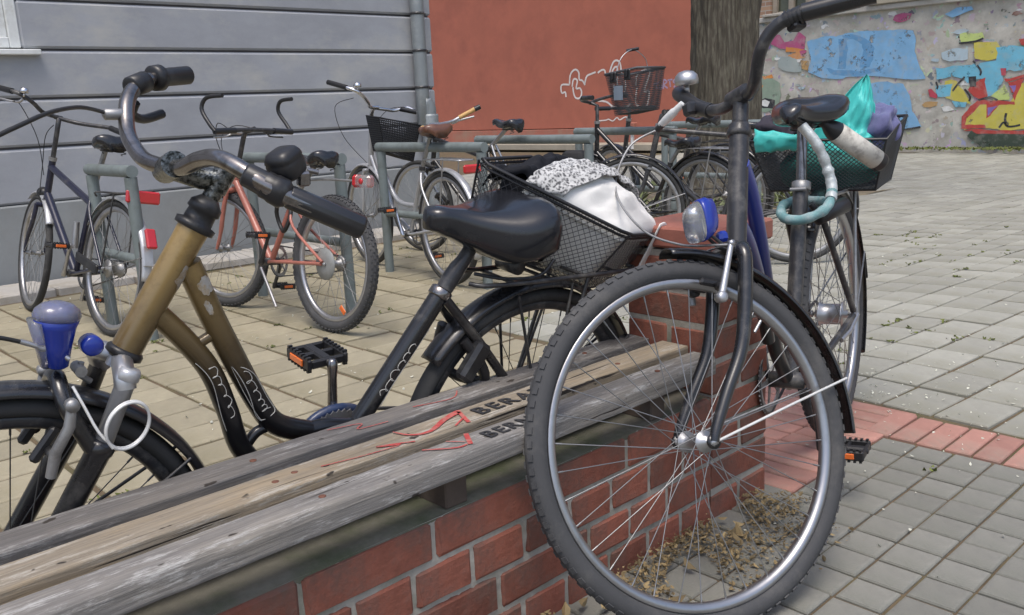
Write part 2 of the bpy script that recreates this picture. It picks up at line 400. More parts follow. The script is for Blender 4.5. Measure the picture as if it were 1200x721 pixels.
mb.box(((FX + BX) / 2, (-1.6 + PY0) / 2, .103), (FX - BX - .02, PY0 + 1.6 - .002, .394)); wmb(mb, 'mortar_core', M['mortar'])
mb = MB(); mb.grid(lambda u, v: (FX - rec - .004 * abs(fnoise((u * 60, v * 8, 0), 1.6)) + .001 * fnoise((u * 190, v * 26, 4), 1.3), -.9 + (PY0 + .897) * u, -.09 + .393 * v), 300, 46); wmb(mb, 'mortar_face', M['mortar'])
mb = MB(); mb.box(((PX0 + PX1) / 2, (PY0 + PY1) / 2, .272), (PX1 - PX0 - 2 * rec - .002, PY1 - PY0 - 2 * rec - .002, .73)); wmb(mb, 'mortar_core', M['mortar'])
mb = MB(); mb.grid(lambda u, v: (BX + .002 + (FX - BX - .006) * u, -1.6 + (PY0 + 1.598) * v, .3065 + .002 * fnoise((u * 2, v * 9, 0), 3) - .004 * (abs(u - .5) * 2) ** 8), 8, 60, .02)
wmb(mb, 'ledge', M['ledge'])
brick_me = {}
rng = random.Random(3)
def brick(cx, cy, cz, dx, dy, dz=.069):
    size = (round(dx, 3), round(dy, 3), round(dz, 3)); key = size + (rng.randrange(4),)
    if key not in brick_me:
        m = MB(); m.box((0, 0, 0), size, bev=.0045); m.v = [p + Vector((0, rng.gauss(0, .0013), rng.gauss(0, .0013))) for p in m.v]
        for q in range(2): k_ = rng.randrange(24); m.v[k_] = m.v[k_] * .975
        brick_me[key] = m.mesh('brick', M['brick'], False)
    linkobj('brick', brick_me[key], wall, (cx - WX + .001 * rng.random(), cy - WY, cz + rng.gauss(0, .0008)), (rng.gauss(0, .003), rng.gauss(0, .003), rng.gauss(0, .003)))
J = .011; beds = [.066 + .08 * k for k in range(-1, 8)]
S_, H_ = .247, .1235
for k in range(4):                         # wall front: stretchers and headers mixed, joints as in the photograph
    z = beds[k] + .04; 
    edges = {3: [-.18 + .257 * i for i in range(8)], 2: [.434, .56, .68, .8, .93, 1.06, 1.186, 1.312, 1.437, 1.56],
             1: [.23, .48, .735, .99, 1.24, 1.37, 1.5], 0: [.05, .3, .55, .8, 1.05, 1.17, 1.3, 1.43, 1.55]}[k]
    edges = sorted(e for e in edges if e < PY0 - .05)
    while edges[0] > -1.5: edges.insert(0, edges[0] - (S_ if (len(edges) % 3) else H_))
    edges.append(PY0 + .001 if k < 8 else 0)
    for a0, a1 in zip(edges[:-1], edges[1:]):
        if a1 - a0 > .02 and a1 > -.9: brick(FX - .055, (a0 + a1) / 2, z, .11, a1 - a0 - J)
    for i in range(10): brick(BX + .055, 1.5 - .25 * i, z, .11, .239)
for k in range(8):                         # pier
    z = beds[k] + .04
    dy = PY1 - PY0
    if k % 2: 
        for xx in (PX0 + .06, PX1 - .06): brick(xx, (PY0 + PY1) / 2, z, .115, dy - .001)
    else:
        for yy in (PY0 + .0575, PY1 - .0575): brick((PX0 + PX1) / 2, yy, z, PX1 - PX0, .11)
z = .645
mb = MB(); mb.box(((PX0 + PX1) / 2, (PY0 + PY1) / 2, .668), (PX1 - PX0 + .012, PY1 - PY0 + .012, .05), bev=.006)
M['cap'] = mat('red pier cap', (0.29, 0.105, 0.075), 0.75, var=.18, scale=9, bump=.35, bscale=50, dirt=(0.2, 0.12, 0.09), dscale=6, damt=.4)
wmb(mb, 'cap', M['cap'])

# ------------------------------------------------------------------ wooden bench on the wall
def wood(name, base, worn, flake, seed, amt=.5):
    m = bpy.data.materials.new(name); m.use_nodes = True; nt = m.node_tree; N = nt.nodes; L = nt.links; N.clear()
    out = N.new('ShaderNodeOutputMaterial'); b = N.new('ShaderNodeBsdfPrincipled'); L.new(b.outputs[0], out.inputs[0]); tc = N.new('ShaderNodeTexCoord')
    def nz(stretch, scale, detail=6, rough=.6, dist=0):
        mp = N.new('ShaderNodeMapping'); mp.inputs['Scale'].default_value = stretch; mp.inputs['Location'].default_value = (seed, seed * .37, seed * .7); L.new(tc.outputs['Object'], mp.inputs[0])
        n = N.new('ShaderNodeTexNoise'); n.inputs['Scale'].default_value = scale; n.inputs['Detail'].default_value = detail; n.inputs['Roughness'].default_value = rough; n.inputs['Distortion'].default_value = dist; L.new(mp.outputs[0], n.inputs['Vector']); return n.outputs['Fac']
    def ramp(src, p0, p1, c0=(0, 0, 0), c1=(1, 1, 1)):
        r_ = N.new('ShaderNodeValToRGB'); r_.color_ramp.elements[0].position = p0; r_.color_ramp.elements[1].position = p1; r_.color_ramp.elements[0].color = (*c0, 1); r_.color_ramp.elements[1].color = (*c1, 1); L.new(src, r_.inputs[0]); return r_.outputs[0]
    def mix(fac, a_, b_, mode='MIX'):
        x = N.new('ShaderNodeMix'); x.data_type = 'RGBA'; x.blend_type = mode
        if isinstance(fac, float): x.inputs[0].default_value = fac
        else: L.new(fac, x.inputs[0])
        for k, q in ((6, a_), (7, b_)):
            if isinstance(q, tuple): x.inputs[k].default_value = (*q, 1)
            else: L.new(q, x.inputs[k])
        return x.outputs[2]
    c = mix(ramp(nz((3, .8, 3), 2.2, 8, .7), .62 - .3 * amt, .72 - .2 * amt), base, worn)
    grain = nz((70, 2.2, 70), 2.6, 8, .7, .4); c = mix(1., c, ramp(grain, .25, .75, (.55, .55, .55), (1.25, 1.25, 1.25)), 'MULTIPLY')
    fl = nz((12, 1.6, 12), 3.4, 10, .8); c = mix(ramp(fl, .53, .63), c, flake)
    ck = nz((40, .75, 40), 2.1, 3, .5, .2); crack = ramp(ck, .655, .69); c = mix(crack, c, (.035, .03, .028))
    sp_ = nz((4, 2.5, 4), 9, 2, .5); c = mix(ramp(sp_, .70, .73), c, (.05, .042, .036))
    L.new(c, b.inputs['Base Color']); b.inputs['Roughness'].default_value = .86; b.inputs['Specular IOR Level'].default_value = .25
    bp = N.new('ShaderNodeBump'); bp.inputs['Strength'].default_value = .8; bp.inputs['Distance'].default_value = .003; ad = N.new('ShaderNodeMath'); ad.operation = 'SUBTRACT'; L.new(grain, ad.inputs[0]); L.new(crack, ad.inputs[1]); L.new(ad.outputs[0], bp.inputs['Height']); L.new(bp.outputs[0], b.inputs['Normal'])
    return m
M['wood1'] = wood('weathered grey plank', (0.165, 0.155, 0.147), (0.225, 0.205, 0.182), (0.36, 0.35, 0.335), 1.3, .45)
M['wood2'] = wood('worn tan plank', (0.30, 0.255, 0.195), (0.37, 0.29, 0.19), (0.45, 0.42, 0.365), 4.1, .5)
M['wood3'] = wood('pale grey plank', (0.225, 0.212, 0.198), (0.3, 0.275, 0.24), (0.47, 0.46, 0.44), 7.7, .5)
M['stencil'] = mat('black stencil paint', (0.03, 0.03, 0.033), .7, var=.3, scale=30, dirt=(0.2, 0.19, 0.18), dscale=50, damt=.3)
M['marker'] = mat('red marker paint', (0.45, 0.06, 0.055), .8, var=.25, scale=30, dirt=(0.36, 0.24, 0.19), dscale=60, damt=.55)
M['wood_dark'] = mat('dark support block', (0.095, 0.07, 0.055), .85, var=.3, scale=9, bump=.4, dirt=(0.16, 0.15, 0.14), dscale=8, damt=.35)
ZT = .42
bench = empty('wooden_bench', (-1.2, .4, .305)); tag(bench, 'weathered three plank wooden bench seat lying along the low brick wall', 'bench')
def bmb(mb, name, m, parent=None): return mb.xf(Matrix.Translation((1.2, -.4, -.305))).build(name, m, parent or bench)
def plank(x0, x1, yend, th, round_front, seed, m):
    xc, hw = (x0 + x1) / 2, (x1 - x0) / 2; rings = []; n = 90
    for i in range(n + 1):
        y = -1.5 + (yend + 1.5) * i / n; ring = []
        prof = [(-1, -1), (-1, .82), (-.985, .94), (-.95, 1), (-.4, 1), (0, 1), (.4, 1)] + ([(.72, .99), (.86, .9), (.95, .68), (1, .35), (1, -.75), (.97, -.93), (.9, -1)] if round_front else [(.95, 1), (.985, .94), (1, .82), (1, -1)]) + [(0, -1)]
        for k, (px, pz) in enumerate(prof):
            w = .0012 * fnoise((px * .5, y * 2.5, seed)) + .0007 * fnoise((px * 3, y * 14, seed + 9))
            e = .0016 * fnoise((px * 3, y * 30, seed + 3)) if abs(px) > .7 else 0
            ring.append((xc + px * hw + w + e, y + .004 * fnoise((px * 3, pz * 3, seed)) * (i == n), ZT - th / 2 + pz * th / 2 + w * 1.2))
        rings.append([Vector(p) for p in ring])
    mb = MB(); mb.loft(rings); mb.flat = set(range(len(mb.f))); return bmb(mb, 'plank', m)
p1 = plank(-1.374, -1.300, 1.665, .045, False, 1, M['wood1']); p1['label'] = 'grey weathered plank at the back'
p2 = plank(-1.263, -1.187, 1.664, .045, False, 2, M['wood2']); p2['label'] = 'worn tan plank in the middle with black stencilled letters'
p3 = plank(-1.151, -1.088, 1.63, .043, True, 3, M['wood3']); p3['label'] = 'pale plank with rounded front edge and black stencilled letters'
for y in (-.55, .2, .91, 1.48):
    mb = MB(); mb.box((-1.245, y, .338), (.222, .05, .067), bev=.003); bmb(mb, 'support_block', M['wood_dark'])
    mb = MB(); mb.box((-1.35, y, .3385), (.03, .04, .066), bev=.003); bmb(mb, 'support_block', M['wood_dark'])
for (px, py) in ((-1.225, .62), (-1.235, .66), (-1.22, 1.45), (-1.335, .64), (-1.12, .64), (-1.335, 1.47), (-1.12, 1.46)):
    mb = MB(); mb.lathe((px, py, ZT - .002), (0, 0, 1), [(0, .006), (.0032, .006), (.004, .004)], 10); bmb(mb, 'screw', M['rust'])
def flat_text(txt, x, y, size, z, m, parent, stretch=1.0, gap=1.1):
    cu = bpy.data.curves.new('lettering', 'FONT'); cu.body = txt; cu.size = size; cu.extrude = .0004; cu.offset = size * .018; cu.space_character = gap; cu.resolution_u = 3
    to = bpy.data.objects.new('lettering', cu); COL.objects.link(to)
    bpy.context.view_layer.update(); dg = bpy.context.evaluated_depsgraph_get(); me = bpy.data.meshes.new_from_object(to.evaluated_get(dg))
    bpy.data.objects.remove(to); me.materials.clear(); me.materials.append(m)
    o = bpy.data.objects.new('lettering', me); COL.objects.link(o); o.parent = parent
    o.matrix_local = Matrix.Translation((x + 1.2, y - .4, z - .305)) @ Matrix.Rotation(pi / 2, 4, 'Z') @ Matrix.Diagonal((stretch, 1, 1, 1))
    return o
flat_text('BERAT', -1.204, 1.035, .052, ZT + .0022, M['stencil'], p2, 1.05, 1.25)
flat_text('BERN', -1.102, .965, .046, ZT + .002, M['stencil'], p3, .95, 1.2)
def strokes(lst, z, m, parent, name='red_marking'):
    for w, pts in lst:
        mb = MB()
        P = curve([(a, b, z) for a, b in pts], 5) if len(pts) > 2 else [Vector((a, b, z)) for a, b in pts]
        ws = w if isinstance(w, (list, tuple)) else (w, w); L = []
        for i, p in enumerate(P):
            t = (P[min(i + 1, len(P) - 1)] - P[max(i - 1, 0)]).normalized(); n = Vector((-t.y, t.x, 0)); ww = ws[0] + (ws[1] - ws[0]) * i / (len(P) - 1)
            L += [p + n * ww / 2, p - n * ww / 2]
        mb.add(L, [(2 * i, 2 * i + 1, 2 * i + 3, 2 * i + 2) for i in range(len(P) - 1)], True)
        bmb(mb, name, m, parent)
strokes([((.016, .003), [(-1.250, 1.018), (-1.237, .975), (-1.209, .918), (-1.221, .884), (-1.258, .872)]), (.008, [(-1.257, 1.022), (-1.190, .993)]),
         (.004, [(-1.215, 1.0), (-1.195, .965)]), (.005, [(-1.198, .845), (-1.22, .81), (-1.212, .83), (-1.19, .87)]), (.003, [(-1.196, .84), (-1.205, .77), (-1.22, .70)])], ZT + .0022, M['marker'], p2)
strokes([(.009, [(-1.150, .951), (-1.106, .924)]), (.0045, [(-1.110, .92), (-1.112, .896), (-1.148, .852)]), (.003, [(-1.121, .925), (-1.148, .904)])], ZT + .0022, M['marker'], p3)
strokes([(.003, [(-1.36, .80), (-1.34, .86), (-1.32, .84), (-1.31, .9)]), (.003, [(-1.34, .98), (-1.32, 1.06), (-1.35, 1.1)])], ZT + .0022, M['marker'], p1)

# ------------------------------------------------------------------ grey house with banded render
M['render'] = mat('blue grey painted render', (0.33, 0.345, 0.375), 0.85, var=.12, scale=2.5, bump=.25, bscale=60, dirt=(0.47, 0.465, 0.43), dscale=2.4, damt=.42, stretch=(1, .7, 1.3))
M['plinth'] = mat('dark grey plinth render', (0.255, 0.27, 0.275), 0.85, var=.1, scale=3, bump=.3, bscale=50, dirt=(0.225, 0.23, 0.225), dscale=2.2, damt=.45)
M['groove'] = mat('dark groove in render', (0.14, 0.135, 0.14), 0.9)
M['frame_white'] = mat('white window paint', (0.68, 0.7, 0.69), 0.45, dirt=(0.42, 0.41, 0.36), dscale=9, damt=.35)
M['pane'] = mat('window glass', (0.05, 0.055, 0.04), 0.05, var=.4, scale=3, coat=.5)
M['slab'] = mat('pale concrete slab', (0.42, 0.4, 0.37), 0.9, var=.15, scale=5, bump=.4, bscale=50, dirt=(0.28, 0.25, 0.19), dscale=3, damt=.5)
HX = -6.7; HY1 = 5.42
house = empty('grey_house', (HX - 1, 0, -.075)); tag(house, 'grey house wall of wide horizontal rendered bands above a dark plinth', 'house')
def hmb(mb, name, m, p=None): return mb.xf(Matrix.Translation((1 - HX, 0, .075))).build(name, m, p or house)
WY0, WY1, WZ0, WZ1 = .78, 1.93, 1.50, 3.0
mb = MB()
mb.box((HX - .16, (-9 + HY1) / 2, 3.1), (.26, HY1 + 9 - .01, 6.4)) if False else None
for y0, y1, z0, z1 in ((-9, WY0, -.1, 6.2), (WY1, HY1 - .01, -.1, 6.2), (WY0, WY1, -.1, WZ0), (WY0, WY1, WZ1, 6.2)):
    mb.box((HX - .17, (y0 + y1) / 2, (z0 + z1) / 2), (.27, y1 - y0, z1 - z0))
hmb(mb, 'backing_wall', M['groove'])
bandz = [.85 + .3205 * k for k in range(-1, 17)]
for k in range(17):
    z0, z1 = bandz[k] + .007, bandz[k + 1] - .009
    if k == 0: z0 = .478
    segs = [(-9, HY1)] if z1 < WZ0 or z0 > WZ1 else [(-9, WY0 - .0), (WY1 + .0, HY1)]
    if z0 < WZ0 < z1 - .03: segs = [(-9, WY0), (WY1, HY1)]
    for y0, y1 in segs:
        mb = MB(); mb.box((HX - .07, (y0 + y1) / 2, (z0 + z1) / 2), (.14, y1 - y0, z1 - z0), bev=.016); hmb(mb, 'render_band', M['render'])
mb = MB(); mb.box((HX - .06, (-9 + HY1) / 2, .18), (.15, HY1 + 9, .585), bev=.01); hmb(mb, 'plinth', M['plinth'])
mb = MB(); mb.box((HX - 1.6, HY1 - .06, 3.1), (2.6, .1, 6.4)); hmb(mb, 'end_wall', M['render'])
wf = MB(); d = .07
for y0, y1, z0, z1 in ((WY0, WY0 + d, WZ0, WZ1), (WY1 - d, WY1, WZ0, WZ1), (WY0 + d, WY1 - d, WZ0, WZ0 + d), (WY0 + d, WY1 - d, WZ1 - d, WZ1), (WY0 + d, WY1 - d, 2.25, 2.29)):
    wf.box((HX - .035, (y0 + y1) / 2, (z0 + z1) / 2), (.06, y1 - y0 - .001, z1 - z0 - .001), bev=.006)
for y0, y1, z0, z1 in ((WY0 + d, WY0 + d + .05, WZ0 + d, 2.25), (WY1 - d - .05, WY1 - d, WZ0 + d, 2.25), (WY0 + d + .05, WY1 - d - .05, WZ0 + d, WZ0 + d + .05)):
    wf.box((HX - .05, (y0 + y1) / 2, (z0 + z1) / 2), (.05, y1 - y0 - .001, z1 - z0 - .001), bev=.005)
wf = hmb(wf, 'window', M['frame_white'])
mb = MB(); mb.box((HX - .075, (WY0 + WY1) / 2, 2.25), (.008, WY1 - WY0 - .1, 1.4)); hmb(mb, 'pane', M['pane'], wf)
mb = MB(); mb.box((HX - .02, (WY0 + WY1) / 2 + .02, WZ0 - .03), (.16, WY1 - WY0 + .16, .035), bev=.005); hmb(mb, 'sill', M['frame_white'], wf)
# kerb slabs along the foot of the house
root = empty('kerb'); tag(root, 'row of pale concrete slabs along the foot of the grey house', kind='structure')
m0 = MB(); m0.box((0, 0, 0), (.46, .485, .06), bev=.008); me = m0.mesh('slab', M['slab'], False); rng = random.Random(2)
for i in range(22):
    y = -4 + .5 * i; linkobj('slab', me, root, (-6.36, y, -.075 + .012 + rng.gauss(0, .004)), (rng.gauss(0, .012), rng.gauss(0, .012), rng.gauss(0, .01)))
# drainpipe
dp = empty('drainpipe', (-6.62, 5.29, -.07)); tag(dp, 'grey metal drainpipe with a sleeve joint at the corner of the grey house', 'drainpipe')
M['zinc'] = mat('grey zinc pipe', (0.27, 0.295, 0.305), 0.45, .35, var=.1, dirt=(0.4, 0.42, 0.42), dscale=6, damt=.35, bump=.08)
P0 = Vector((-6.62, 5.29, -.07)); loc = lambda p: Vector(p) - P0
mb = MB(); mb.tube([loc((-6.60, 5.25, z)) for z in (.0, .4, .87)], .072, 20); mb.lathe(loc((-6.60, 5.25, .83)), (0, 0, 1), [(0, .076), (.0, .083), (.03, .085), (.05, .08), (.09, .083), (.11, .078)], 20); mb.build('cast_standpipe', M['zinc'], dp)
mb = MB(); mb.tube(curve([loc(p) for p in ((-6.60, 5.25, .92), (-6.60, 5.25, 1.0), (-6.615, 5.215, 1.08), (-6.62, 5.20, 1.16), (-6.62, 5.20, 6))], 5), .062, 20); mb.build('pipe', M['zinc'], dp)
for z in (1.17, 1.49, 1.81, 2.7):
    mb = MB(); mb.lathe(loc((-6.62, 5.20, z)), (0, 0, 1), [(0, .064), (0, .067), (.022, .067), (.022, .064)], 20); mb.box(loc((-6.66, 5.285, z + .01)), (.03, .06, .02)); mb.build('clamp', M['worn_black'], dp)

# ------------------------------------------------------------------ red building
M['red_render'] = mat('brick red render', (0.41, 0.132, 0.085), 0.9, var=.1, scale=1.5, bump=.3, bscale=30, dirt=(0.31, 0.1, 0.068), dscale=1.2, damt=.4)
M['red_plinth'] = mat('faded red plinth', (0.36, 0.13, 0.09), 0.9, var=.1, scale=2, bump=.3, dirt=(0.3, 0.22, 0.16), dscale=1.5, damt=.5)
M['beige'] = mat('beige stone', (0.36, 0.32, 0.25), 0.9, var=.15, scale=3, bump=.3)
RX0, RX1, RY = -34, -10.25, 15.4
redb = empty('red_building', (-18, RY + 2, 0)); tag(redb, 'building with a plain brick red rendered wall sprayed with white graffiti outlines', 'building')
def rmb(mb, name, m, p=None, sm=True): return mb.xf(Matrix.Translation((18, -RY - 2, 0))).build(name, m, p or redb, sm)
mb = MB(); mb.box(((RX0 + RX1) / 2, RY + 2.6, 4.21), (RX1 - RX0, 5.2, 7.58)); rw = rmb(mb, 'wall', M['red_render'])
mb = MB(); mb.box(((RX0 + RX1) / 2, RY + 2.6, .2), (RX1 - RX0 + .04, 5.27, .4), bev=.01); rmb(mb, 'plinth', M['red_plinth'])
mb = MB(); mb.box(((RX0 - 9.9) / 2, RY - .35, .03), (-9.9 - RX0, .62, .14), bev=.015); rmb(mb, 'edging', M['beige'])
PAINT = {'blue': (.2, .4, .62), 'hat': (.12, .29, .5), 'magenta': (.42, .09, .2), 'orange': (.6, .24, .06), 'ochre': (.45, .28, .12), 'violet': (.22, .15, .42), 'greyblue': (.33, .38, .37),
  'sage': (.24, .31, .24), 'dark': (.03, .03, .035), 'white': (.7, .7, .68), 'lime': (.5, .6, .2), 'yellow': (.55, .48, .09), 'cyan': (.16, .45, .6), 'palecyan': (.4, .5, .56), 'crimson': (.45, .06, .09),
  'red': (.44, .06, .05), 'darkgreen': (.05, .07, .05), 'brickred': (.26, .13, .1), 'chalk': (.72, .66, .62), 'mauve': (.38, .27, .38)}
def paint(c):
    new = 'spray paint ' + c not in MATS; m = paint_base(c)
    if new and c not in ('chalk', 'mauve'):
        nt = m.node_tree; N = nt.nodes; b = [n for n in N if n.type == 'BSDF_PRINCIPLED'][0]; tc = N.new('ShaderNodeTexCoord')
        nz = N.new('ShaderNodeTexNoise'); nz.inputs['Scale'].default_value = 4.5; nz.inputs['Detail'].default_value = 10; nz.inputs['Roughness'].default_value = .72; nt.links.new(tc.outputs['Object'], nz.inputs['Vector'])
        cr = N.new('ShaderNodeValToRGB'); cr.color_ramp.elements[0].position = .385; cr.color_ramp.elements[1].position = .415; nt.links.new(nz.outputs['Fac'], cr.inputs[0]); nt.links.new(cr.outputs[0], b.inputs['Alpha'])
    return m
def paint_base(c): return mat('spray paint ' + c, PAINT[c], .75, var=.12, scale=5, bump=.3, bscale=25, dirt=tuple(.3 * a + .62 * b for a, b in zip(PAINT[c], (.46, .44, .39))), dscale=6.5, damt=.42)
def ribbon(mb, pts, w, y):
    P = curve([(a, y, b) for a, b in pts], 4) if len(pts) > 2 else [Vector((a, y, b)) for a, b in pts]; L = []
    for i, p in enumerate(P):
        t = (P[min(i + 1, len(P) - 1)] - P[max(i - 1, 0)]).normalized(); n = Vector((-t.z, 0, t.x)); L += [p + n * w / 2, p - n * w / 2]
    mb.add(L, [(2 * i, 2 * i + 1, 2 * i + 3, 2 * i + 2) for i in range(len(P) - 1)], True)
PATCHES = [["blue", [[-8.37, 1.85],[-8.27, 1.91],[-7.91, 1.91],[-7.52, 1.95],[-7.07, 1.93],[-6.64, 1.93],[-6.5, 1.89],[-6.44, 1.72],[-6.45, 1.56],[-6.36, 1.35],[-6.25, 1.12],[-6.46, 1.1],[-6.89, 1.17],[-7.19, 1.21],[-7.49, 1.2],[-7.88, 1.19],[-8.15, 1.25],[-8.32, 1.34],[-8.3, 1.61]]],["blue", [[-7.24, 1.06],[-7.03, 1.12],[-6.62, 1.05],[-6.5, 0.86],[-6.43, 0.6],[-6.29, 0.35],[-6.53, 0.3],[-6.77, 0.25],[-7.14, 0.28],[-7.27, 0.48],[-7.32, 0.8]]],["hat", [[-7.79, 1.86],[-7.65, 1.88],[-7.62, 1.68],[-7.63, 1.35],[-7.79, 1.36],[-7.77, 1.63]]],["hat", [[-7.36, 1.83],[-7.21, 1.76],[-7.12, 1.65],[-7.21, 1.34],[-7.39, 1.35],[-7.34, 1.63]]],["hat", [[-7.7, 1.91],[-7.49, 1.91],[-7.3, 1.85],[-7.18, 1.76],[-7.36, 1.77],[-7.51, 1.84],[-7.67, 1.84]]],["hat", [[-8.0, 1.37],[-7.65, 1.31],[-7.26, 1.3],[-6.96, 1.34],[-6.98, 1.28],[-7.25, 1.23],[-7.64, 1.23],[-7.93, 1.29]]],["magenta", [[-9.07, 2.05],[-8.91, 2.01],[-8.81, 1.88],[-8.64, 1.9],[-8.54, 2.04],[-8.41, 1.94],[-8.4, 1.75],[-8.72, 1.73],[-9.01, 1.84],[-9.16, 1.88]]],["orange", [[-8.79, 1.82],[-8.42, 1.75],[-8.47, 1.68],[-8.8, 1.73]]],["orange", [[-8.72, 1.64],[-8.5, 1.71],[-8.37, 1.7],[-8.4, 1.59],[-8.63, 1.54],[-8.75, 1.56]]],["magenta", [[-8.5, 1.71],[-8.37, 1.72],[-8.36, 1.61],[-8.46, 1.62]]],["ochre", [[-8.46, 1.56],[-8.33, 1.52],[-8.34, 1.37],[-8.44, 1.41]]],["violet", [[-9.24, 1.89],[-9.1, 1.91],[-9.12, 1.79],[-9.23, 1.81]]],["greyblue", [[-8.94, 1.56],[-8.85, 1.62],[-8.7, 1.62],[-8.56, 1.57],[-8.48, 1.46],[-8.46, 1.35],[-8.59, 1.33],[-8.76, 1.37],[-8.92, 1.44]]],["sage", [[-9.63, 1.29],[-9.32, 1.4],[-9.06, 1.29],[-8.89, 1.16],[-8.85, 0.95],[-8.92, 0.73],[-9.17, 0.65],[-9.49, 0.69],[-9.63, 0.82]]],["orange", [[-9.25, 1.32],[-9.06, 1.34],[-9.02, 1.28],[-9.2, 1.25]]],["orange", [[-9.39, 1.14],[-9.23, 1.15],[-9.27, 1.09],[-9.39, 1.08]]],["dark", [[-9.39, 0.86],[-9.17, 0.91],[-8.99, 0.86],[-8.99, 0.7],[-9.22, 0.74],[-9.37, 0.75]]],["white", [[-9.31, 0.84],[-9.19, 0.87],[-9.08, 0.82],[-9.13, 0.74],[-9.26, 0.76]]],["magenta", [[-6.79, 2.16],[-6.68, 2.2],[-6.51, 2.17],[-6.54, 2.08],[-6.7, 2.04],[-6.82, 2.08]]],["blue", [[-6.0, 2.08],[-5.82, 2.17],[-5.59, 2.19],[-5.56, 2.13],[-5.74, 2.07],[-5.89, 2.04]]],["lime", [[-5.76, 1.77],[-5.42, 1.77],[-5.39, 1.68],[-5.57, 1.63],[-5.73, 1.63]]],["yellow", [[-5.53, 1.62],[-5.21, 1.62],[-5.14, 1.53],[-5.14, 1.37],[-5.31, 1.32],[-5.51, 1.37]]],["cyan", [[-5.2, 1.51],[-5.0, 1.53],[-4.75, 1.52],[-4.73, 1.16],[-4.97, 1.15],[-5.11, 1.16],[-5.19, 1.32]]],["cyan", [[-6.09, 1.27],[-5.76, 1.29],[-5.52, 1.31],[-5.53, 1.08],[-5.75, 1.11],[-6.08, 1.1]]],["palecyan", [[-6.01, 1.52],[-5.78, 1.55],[-5.64, 1.52],[-5.62, 1.37],[-5.88, 1.37],[-5.99, 1.4]]],["cyan", [[-5.65, 1.19],[-5.5, 1.33],[-5.11, 1.33],[-5.08, 1.03],[-5.15, 0.84],[-5.28, 0.79],[-5.4, 1.07],[-5.61, 1.0]]],["yellow", [[-5.93, 1.07],[-5.77, 1.06],[-5.6, 0.83],[-5.54, 0.69],[-5.73, 0.74],[-5.92, 0.79]]],["cyan", [[-6.09, 0.98],[-5.83, 1.01],[-5.83, 0.81],[-6.04, 0.81]]],["crimson", [[-6.21, 0.94],[-6.16, 0.95],[-6.04, 0.86],[-6.06, 0.79],[-6.18, 0.84]]],["cyan", [[-5.81, 0.74],[-5.59, 0.72],[-5.6, 0.64],[-5.75, 0.64]]],["red", [[-5.54, 0.99],[-5.48, 1.02],[-5.32, 1.07],[-5.28, 0.82],[-5.35, 0.73],[-5.49, 0.79],[-5.58, 0.91]]],["dark", [[-5.58, 1.11],[-5.46, 1.11],[-5.46, 0.96],[-5.55, 0.95]]],["crimson", [[-5.11, 1.2],[-5.04, 1.22],[-5.02, 1.12],[-5.08, 1.11]]],["lime", [[-5.06, 0.97],[-4.95, 0.78],[-4.97, 0.71],[-5.2, 0.74],[-5.23, 0.79]]],["yellow", [[-5.59, 0.29],[-5.61, 0.5],[-5.38, 0.72],[-4.94, 0.71],[-4.81, 0.96],[-4.67, 1.03],[-4.61, 0.28]]],["red", [[-5.3, 0.71],[-5.04, 0.7],[-5.28, 0.46]]],["violet", [[-5.27, 0.62],[-5.11, 0.65],[-5.25, 0.5]]],["red", [[-5.02, 0.99],[-4.78, 1.04],[-4.89, 0.72]]],["violet", [[-4.98, 0.94],[-4.86, 0.96],[-4.91, 0.83]]],["red", [[-5.64, 0.31],[-5.65, 0.5],[-5.42, 0.73],[-4.88, 0.72],[-4.87, 0.67],[-5.37, 0.66],[-5.56, 0.46],[-5.58, 0.36],[-5.28, 0.36],[-5.27, 0.3]]],["red", [[-5.06, 1.04],[-4.72, 1.11],[-4.72, 1.07],[-5.04, 1.0]]],["red", [[-5.62, 0.28],[-4.61, 0.27],[-4.61, 0.21],[-5.37, 0.21]]],["darkgreen", [[-5.55, 0.19],[-5.5, 0.27],[-5.37, 0.21],[-4.6, 0.21],[-4.59, 0.01],[-5.33, 0.02],[-5.47, 0.11]]],["red", [[-4.91, 1.62],[-4.71, 1.63],[-4.7, 1.49],[-4.87, 1.53]]]]
